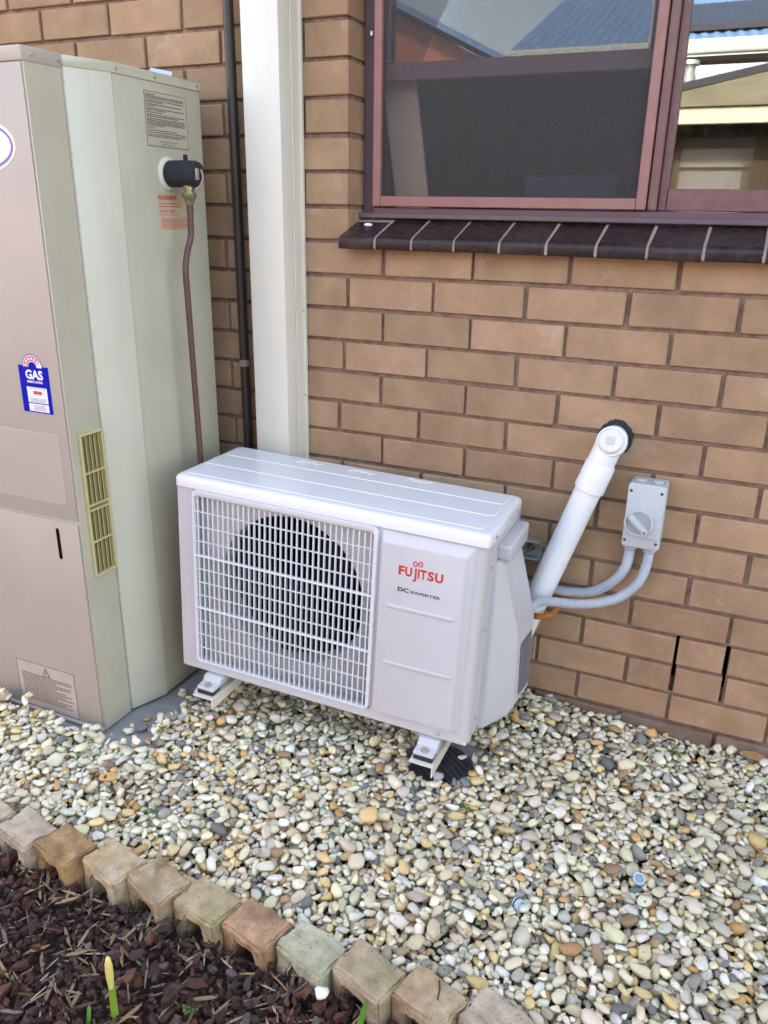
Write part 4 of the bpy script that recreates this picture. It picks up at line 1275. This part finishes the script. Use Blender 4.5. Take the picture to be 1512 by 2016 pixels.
for nm, px, py, sc, c, rz, lb in (('white_chip', DR[0] + .045, DR[1] + .04, (.016, .007, .004), (226, 224, 214), .9, 'white chip lying on the back of the drain grate'),
                                  ('grey_pebble', DR[0] + .018, DR[1] - .068, (.016, .013, .012), (186, 182, 182), .3, 'rounded grey pebble on the front rim of the drain'),
                                  ('brown_pebble', DR[0] - .010, DR[1] - .002, (.015, .009, .006), (150, 126, 112), 2.2, 'flat brown pebble in the middle of the drain grate'),
                                  ('white_stone', .380, -1.058, (.015, .012, .010), (226, 222, 214), .5, 'single white stone on the dark mulch by the blocks'),
                                  ('slab_pebble', -.405, -.545, (.012, .009, .008), (222, 216, 196), .2, 'single cream pebble on the slab beside the heater')):
    me = bpy.data.meshes.new(nm); me.from_pydata((v_ * np.array(sc)).tolist(), [], f_.tolist())
    o = link(nm, me, mat('stone_' + nm, lin(*c), .6, var=.1, scale=60, bump=.4), None, True)
    o.location = (px, py, (.046 if nm != 'white_stone' and nm != 'slab_pebble' else (.042 if nm == 'white_stone' else .030)) + sc[2]); o.rotation_euler = (.1, .05, rz)
    tag(o, lb, 'stone')

# ------------------------------------------------------------------ mulch bed: bark chips and splinters
mbed = tag(MB().box(-1.3, 1.7, -2.6, -.965, -.3, -.006).build('mulch_bed', m_soil), kind='structure')


def chip_variant(seed):
    r = np.random.default_rng(seed + 500)
    n = int(r.integers(5, 8))
    a = np.sort(r.uniform(0, 2 * PI, n)) * .4 + np.linspace(0, 2 * PI, n, endpoint=False) * .6 + .3
    rad_ = r.uniform(.7, 1.1, n)
    t = np.stack([np.cos(a) * rad_, np.sin(a) * rad_, .8 + r.uniform(-.5, .4, n)], 1)
    b = np.stack([np.cos(a) * rad_ * r.uniform(.8, 1.1, n), np.sin(a) * rad_ * r.uniform(.8, 1.1, n), -.8 + r.uniform(-.3, .3, n)], 1)
    V = np.concatenate([t, b, [[0, 0, 1.1 * r.uniform(.6, 1.2)]]])
    F = [(i, (i + 1) % n, 2 * n) for i in range(n)]
    for i in range(n):
        j = (i + 1) % n; F += [(i, n + i, n + j), (i, n + j, j)]
    F += [(n, n + i + 1, n + i) for i in range(1, n - 1)]
    return V, np.array(F)


CV = [chip_variant(s) for s in range(10)]
def splinter_variant(seed):
    r = np.random.default_rng(seed + 900)
    k = 5; V = []
    for i in range(k):
        t = -1 + 2 * i / (k - 1); w = (1 - abs(t) ** 3) * .9 + .12; o = r.uniform(-.25, .25); zz_ = r.uniform(-.3, .3) * .6
        V += [(t, -w + o, .6 + zz_), (t, w + o, .5 + zz_), (t, w + o, -.6 + zz_), (t, -w + o, -.5 + zz_)]
    F = []
    for i in range(k - 1):
        for q in range(4):
            a, b, c, d = 4 * i + q, 4 * i + (q + 1) % 4, 4 * i + 4 + (q + 1) % 4, 4 * i + 4 + q
            F += [(a, b, c), (a, c, d)]
    F += [(0, 2, 1), (0, 3, 2), (4 * k - 4, 4 * k - 3, 4 * k - 2), (4 * k - 4, 4 * k - 2, 4 * k - 1)]
    return np.array(V), np.array(F)
CV += [splinter_variant(s) for s in range(6)]
BP = [((86, 56, 46), 30), ((68, 46, 40), 24), ((102, 66, 52), 14), ((116, 78, 58), 8), ((88, 72, 64), 18), ((122, 108, 100), 8), ((54, 42, 38), 10)]
SP = [((168, 138, 104), 10), ((148, 118, 88), 10), ((176, 150, 122), 5), ((120, 96, 78), 8), ((150, 136, 122), 4)]
bw = np.array([w for _, w in BP], float); bw /= bw.sum(); swt = np.array([w for _, w in SP], float); swt /= swt.sum()
gl_ = np.random.default_rng(77)
V, F, Cc, n0 = [], [], [], 0
for q in range(420):
    x, y = gl_.uniform(-.9, 1.35), gl_.uniform(-.93, -.02)
    if (x < -.36 and y > -.66) or (x - DR[0]) ** 2 + (y - DR[1]) ** 2 < .01: continue
    grit = q > 70
    if grit: a = np.array((.0022, .0018, .0014)) * gl_.uniform(.7, 1.5); k = 12
    else: L = gl_.uniform(.004, .013); a = np.array((L, L * gl_.uniform(.15, .4), .0014)); k = int(gl_.integers(8, 16))
    R = rotm(gl_.uniform(0, 6.28), gl_.normal(0, .25), gl_.uniform(0, 6.28)); p = bed.drop([(x, y)], R, a, .0012)
    if p is None: continue
    vv, ff = (PV[int(gl_.integers(26))] if grit else CV[k])
    c = np.array(lin(*[(96, 66, 50), (70, 50, 42), (150, 122, 88), (120, 92, 66)][int(gl_.integers(4))])) if not grit else pc[int(gl_.integers(len(PAL)))] * .7
    V.append((vv * a) @ R.T + p); F.append(ff + n0); n0 += len(vv); Cc.append(np.tile(np.array((*c, 1.0)), (len(vv), 1)))
bulk_mesh('gravel_litter', V, F, Cc, m_bark, bedo, False)
mul = Bed(-.80, 1.0, -1.62, -1.03, .0025, lambda x, y: .013 + .014 * np.exp(-((y + 1.30) / .22) ** 2) + .004 * np.sin(x * 17) * np.sin(y * 21))
items = []
for n_ in range(10500):
    late = n_ > 5000
    if late and rng.random() < .34:
        L = rng.uniform(.007, .026); a = np.array((L, max(.0011, L * rng.uniform(.05, .16)), .0014)); k = 10 + int(rng.integers(6)); c = lin(*SP[rng.choice(len(SP), p=swt)][0]); tl = .22
    else:
        g = rng.lognormal(-.2, .36); a = np.array((.0092 * g, .0060 * g * rng.uniform(.7, 1.1), .0038 * g * rng.uniform(.6, 1.3))); k = int(rng.integers(10)); c = lin(*BP[rng.choice(len(BP), p=bw)][0]); tl = .38
    a = np.minimum(a, .028)
    x0_, y0_ = rng.uniform(-.78, .95), rng.uniform(-1.60, -1.035)
    cand = [(x0_ + rng.uniform(-.015, .015), min(y0_ + rng.uniform(-.015, .015), -1.036)) for _ in range(3)]
    R = rotm(rng.uniform(0, 2 * PI), abs(rng.normal(0, tl)), rng.uniform(0, 2 * PI))
    p = mul.drop(cand, R, a, .0022)
    if p is None: continue
    items.append([p, R, a, np.array(c) * rng.uniform(.5, .85) * (1.2 if k > 9 else 1.0) * np.array((.96, 1.0, 1.0)), k, 0.0])
for it in items:
    i, j = int((it[0][0] - mul.x0) / mul.res), int((it[0][1] - mul.y0) / mul.res)
    it[5] = (it[0][2] + .003) - mul.h[min(max(j, 0), mul.ny - 1), min(max(i, 0), mul.nx - 1)]
place_all(items, CV, m_bark, mbed, 'bark_chip', 'loose_mulch', False)

# ------------------------------------------------------------------ plants
def blade_mesh(mb, base, tip, w, bend, n=8):
    base, tip = Vector(base), Vector(tip)
    side = Vector((RX[0], RX[1], 0)).normalized()
    L, Rr, Bk = [], [], []
    for i in range(n + 1):
        t = i / n
        p = base.lerp(tip, t) + Vector(bend) * math.sin(PI * t * .5) * t
        ww = w * (1 - .15 * t) * (1 if t < .8 else max(.08, math.sqrt(max(0, 1 - ((t - .8) / .2) ** 2))))
        nrm = side.cross(Vector((0, 0, 1)))
        Bk.append([p - side * ww, p + nrm * ww * .45, p + side * ww, p - nrm * ww * .25])
    mb.loft(Bk)


bud = empty('daffodil_shoot', (.072, -1.235, .02)); tag(bud, 'green daffodil shoot with a pale yellow bud tip in the mulch', 'shoot')
m_shoot = mat('fresh_green_stem', lin(116, 158, 52), .45, var=.12, scale=40, col2=lin(170, 180, 60), spot=.5, sscale=25)
mb = MB(); blade_mesh(mb, (0, 0, -.02), (.003, 0, .118), .0070, (0, 0, 0)); mb.build('stem', m_shoot, bud, 60)
mb = MB(); mb.lathe([(-.030, .0040), (-.010, .0060), (.0, .0066), (.012, .0066), (.026, .0060), (.037, .0040), (.042, .0010)], (.0025, -.0008, .116), (.02, 0, 1), 14); mb.build('bud', mat('pale_yellow_bud', lin(214, 206, 128), .5, var=.08, col2=lin(226, 196, 40), spot=.6, sscale=45), bud, 60)
m_blade = mat('green_grass_blade', lin(96, 146, 56), .45, var=.15, scale=30)
for i, (bx_, by_, tx, ty, tz, w, lb) in enumerate(((.470, -1.135, .495, -1.12, .165, .006, 'broad green leaf blade rising at the bottom picture edge'), (.545, -1.10, .585, -1.08, .10, .004, 'short green leaf blade near the bottom edge beside the blocks'), (.035, -1.262, .028, -1.25, .05, .004, 'tiny green leaf tip below the yellow bud'), (-.43, -1.14, -.405, -1.12, .085, .004, 'thin green leaf at the left picture edge on the mulch'))):
    o = empty('leaf_blade', (bx_, by_, .01)); tag(o, lb, 'leaf')
    mb = MB(); blade_mesh(mb, (0, 0, 0), (tx - bx_, ty - by_, tz), w, (.004, 0, 0)); mb.build('blade', m_blade, o, 60)


def weed(x, y, n, sp, hgt, lb, z=None):
    r = random.Random(int(abs(x) * 999 + abs(y) * 777))
    zb = gh(x, y) - .012 if z is None else z
    o = empty('small_weed', (x, y, zb)); tag(o, lb, 'weed', 'small weeds in the gravel')
    st, lf = MB(), MB()
    for i in range(n):
        a, d, h_ = r.uniform(0, 2 * PI), r.uniform(.1, 1) * sp, r.uniform(.5, 1) * hgt
        tip = Vector((d * math.cos(a), d * math.sin(a), h_))
        st.tube([(0, 0, 0), tip * .5 + Vector((0, 0, h_ * .15)), tip], .0006, 4)
        for k in range(3):
            b = a + 2 * PI * k / 3; rr_ = r.uniform(.0028, .0048)
            c = tip + Vector((math.cos(b), math.sin(b), .15)) * rr_
            u1, v1 = Vector((math.cos(b), math.sin(b), r.uniform(-.2, .3))) * rr_, Vector((-math.sin(b), math.cos(b), r.uniform(-.2, .2))) * rr_ * .8
            lf.quad(c - u1, c + v1 - u1 * .1, c + u1 * .9 + Vector((0, 0, .0006)), c - v1 - u1 * .1)
    st.build('stems', m_leaf, o); lf.build('leaves', m_leaf, o)


for a in ((.447, -.488, 16, .030, .040, 'clover-like weed growing in front of the black drain'), (.485, -.52, 9, .014, .022, 'small weed patch just right of the clover-like weed'),
          (.70, -.075, 7, .014, .022, 'tiny weed in the gravel under the left weep slot'), (.885, -.10, 8, .016, .024, 'small weed near the wall below the weep slots'),
          (.905, -.06, 7, .012, .022, 'tiny weed touching the wall below the right weep slot'), (.915, -.60, 8, .018, .020, 'low weed right of the blue bottle ring'),
          (.84, -.69, 8, .016, .020, 'green sprig among the pebbles at lower right'), (-.19, -.82, 7, .012, .018, 'tiny green sprig in the gravel behind the tan blocks'),
          (-.12, -.56, 6, .016, .022, 'thin weed in the gravel under the grille')):
    weed(*a)
weed(.175, -1.165, 8, .016, .016, 'tiny seedlings on the dark mulch in front of the blocks', .022)
weed(-.01, -1.06, 6, .010, .016, 'moss sprig at the foot of a tan edging block', .015)

# ------------------------------------------------------------------ small litter
def ringcap(x, y, lb, tilt, z=.0):
    o = empty('plastic_ring', (x, y, gh(x, y) - .004 + z), tilt); tag(o, lb, 'plastic ring', 'plastic rings in the gravel')
    mb = MB(); mb.lathe([(0, .0125), (.016, .0125), (.016, .0098), (.002, .0095)], (0, 0, 0), (0, 0, 1), 28, False); mb.build('tube_end', mat('pale_blue_tube', lin(184, 200, 210), .4), o, 40)
    mb = MB(); mb.lathe([(.004, .0133), (.007, .0133), (.007, .0126), (.004, .0126)], (0, 0, 0), (0, 0, 1), 28, False); mb.build('dark_band', m_blackpipe, o)
    mb = MB(); mb.lathe([(.008, .0100), (.0085, .0100)], (0, 0, 0), (0, 0, 1), 24); mb.build('inner_disc', mat('pale_blue_inside', lin(150, 178, 190), .4), o)


ringcap(.854, -.549, 'pale blue plastic tube end standing up in the gravel', (.35, .1, 0), .004)
ringcap(.638, -.708, 'pale blue plastic tube end half buried on its side', (1.3, .2, .9), .002)
lf = MB(); n_ = 12
rings = []
for i in range(n_ + 1):
    t = i / n_; w = .016 * math.sin(PI * t) ** .7 + .0004
    rings.append([(-.034 + .068 * t, -w, .004 + .006 * math.sin(PI * t)), (-.034 + .068 * t, 0, .010 * math.sin(PI * t)), (-.034 + .068 * t, w, .004 + .006 * math.sin(PI * t)), (-.034 + .068 * t, 0, .010 * math.sin(PI * t) - .0008)])
lf.loft(rings)
o = lf.build('dead_leaf', mat('tan_dead_leaf', lin(168, 132, 84), .6, var=.2, scale=60), None, 60); o.location = (1.065, -.035, gh(1.065, -.035) + .002); o.rotation_euler = (0.1, .12, .25)
tag(o, 'tan dead leaf on the gravel against the wall at right', 'leaf')
cb = MB(); cb.tube(spline([(.835, -.020, gh(.835, -.02) + .004), (.87, -.035, gh(.87, -.035) + .003), (.92, -.045, gh(.92, -.045) + .003), (.955, -.056, gh(.955, -.056) - .004)], 6), .0022, 8)
tag(cb.build('black_cable', m_rubber, None, 60), 'thin black cable on the gravel along the wall', 'cable')
tw = MB(); tw.tube([(-.338, -.575, gh(-.338, -.575) + .003), (-.320, -.552, gh(-.32, -.552) + .004), (-.300, -.528, gh(-.3, -.528) + .003)], [.002, .0042, .0025], 7)
tag(tw.build('bark_twig', mat('dark_bark', (0.05, 0.03, 0.025), .9, var=.3), None, 50), 'dark bark twig on the pebbles beside the slab', 'twig')
tw = MB(); tw.tube([(.568, -.968, .082), (.575, -.985, .083), (.578, -1.004, .081)], [.0015, .0018, .0012], 6)
tag(tw.build('dry_twig', mat('dark_bark', (0.05, 0.03, 0.025), .9, var=.3), None, 50), 'short dark twig on top of an edging block', 'twig')

# ------------------------------------------------------------------ neighbouring houses behind the camera (seen in the glass)
m_wb = mat('grey_weatherboard', lin(150, 156, 152), .6, var=.05)
m_corr = mat('pale_corrugated_steel', lin(112, 150, 196), .4, var=.04)
m_tile = mat('mossy_roof_tile', lin(122, 116, 88), .9, var=.25, scale=4, bump=.5)
m_cream = mat('cream_fascia', lin(222, 214, 184), .5, var=.03)
nh = empty('weatherboard_house', (0, -8.5, 0)); tag(nh, 'grey weatherboard house with corrugated roof reflected in the right pane', 'house')
for k in range(16):
    z = .02 + k * .17
    o = MB().prism([(.0, z), (.022, z), (.008, z + .172), (.0, z + .172)], -1.9, 6, 'x').build('weatherboard', m_wb, nh)
MB().box(-1.9, 6, -3, -.002, 0, 2.75).build('house_core', m_wb, nh)
MB().box(-2.2, 6.3, .30, .42, 2.98, 3.12, .02, 2).build('gutter', mat('pale_green_gutter', lin(196, 202, 192), .5), nh)
MB().box(-2.2, 6.3, -.01, .299, 2.93, 2.97).build('soffit', mat('brown_soffit', lin(90, 76, 66), .8), nh)
mb = MB(); nC = 300
rw = [[(-2.2 + 8.5 * i / nC, yy, zz_ + .012 * math.sin(i * 1.45)) for i in range(nC + 1)] for yy, zz_ in ((.34, 3.12), (-3.6, 4.72))]
mb.loft(rw, cap=False, closed=False); mb.build('corrugated_roof', m_corr, nh)
MB().prism([(.10, 3.25), (-.85, 3.64), (-.85, 3.70), (.10, 3.31)], -.35, 6, 'x').build('dark_roof_slab', mat('dark_slab_glass', (.03, .035, .045), .25), nh)  # slab made up to give the roof a dark band in the glass
fl = empty('roof_flue', (-.15, -8.0, 0)); tag(fl, 'galvanised roof flue with a flat cowl reflected in the right pane', 'flue')
MB().lathe([(2.3, .085), (2.76, .085), (2.76, .07), (2.86, .07), (2.86, .11), (2.90, .10)], (0, 0, 0), (0, 0, 1), 24).build('flue_pipe', m_steel, fl, 40)
sh_ = empty('tiled_outbuilding', (0, -4.4, 0)); tag(sh_, 'low outbuilding with mossy tiled hip roof and cream fascia behind the camera', 'outbuilding')
MB().box(-.1, 4.2, -3.6, -.25, 0, 1.93).build('wall', mat('olive_render', lin(70, 60, 42), .9), sh_)
MB().box(-.3, 4.4, -.06, .0, 1.955, 2.06, .004, 1).build('fascia', m_cream, sh_)
mb = MB()
e0, e1, e2, e3, r0, r1 = (-.35, .02, 2.065), (4.45, .02, 2.065), (4.45, -3.9, 2.065), (-.35, -3.9, 2.065), (1.25, -1.95, 2.66), (3.0, -1.95, 2.66)
V_ = [mb.bm.verts.new(v) for v in (e0, e1, e2, e3, r0, r1)]
for f in ((0, 1, 5, 4), (1, 2, 5), (2, 3, 4, 5), (3, 0, 4), (3, 2, 1, 0)): mb.bm.faces.new([V_[i] for i in f])
mb.build('hip_roof', m_tile, sh_)
mb = MB(); mb.tube([e0, r0, r1], .05, 8); mb.build('ridge_caps', mat('dark_ridge_tile', (.04, .04, .045), .8), sh_)
gb = empty('brick_gable_house', (-4, -8.8, 0)); tag(gb, 'orange brick gable house reflected in the glass behind the fly screen', 'house')
m_ob = mat('orange_brick_wall', lin(170, 104, 74), .85, var=.1, scale=3)
MB().prism([(-3.6, 0), (1.75, 0), (1.75, 2.95), (-.9, 4.2), (-3.6, 2.95)], -5, 0, 'y').build('gable_wall', m_ob, gb)
mb = MB(); mb.prism([(-3.9, 2.85), (-.9, 4.27), (1.95, 2.93), (1.95, 3.0), (-.9, 4.36), (-3.9, 2.92)], -5.2, .25, 'y'); mb.build('gable_roof', m_corr, gb)
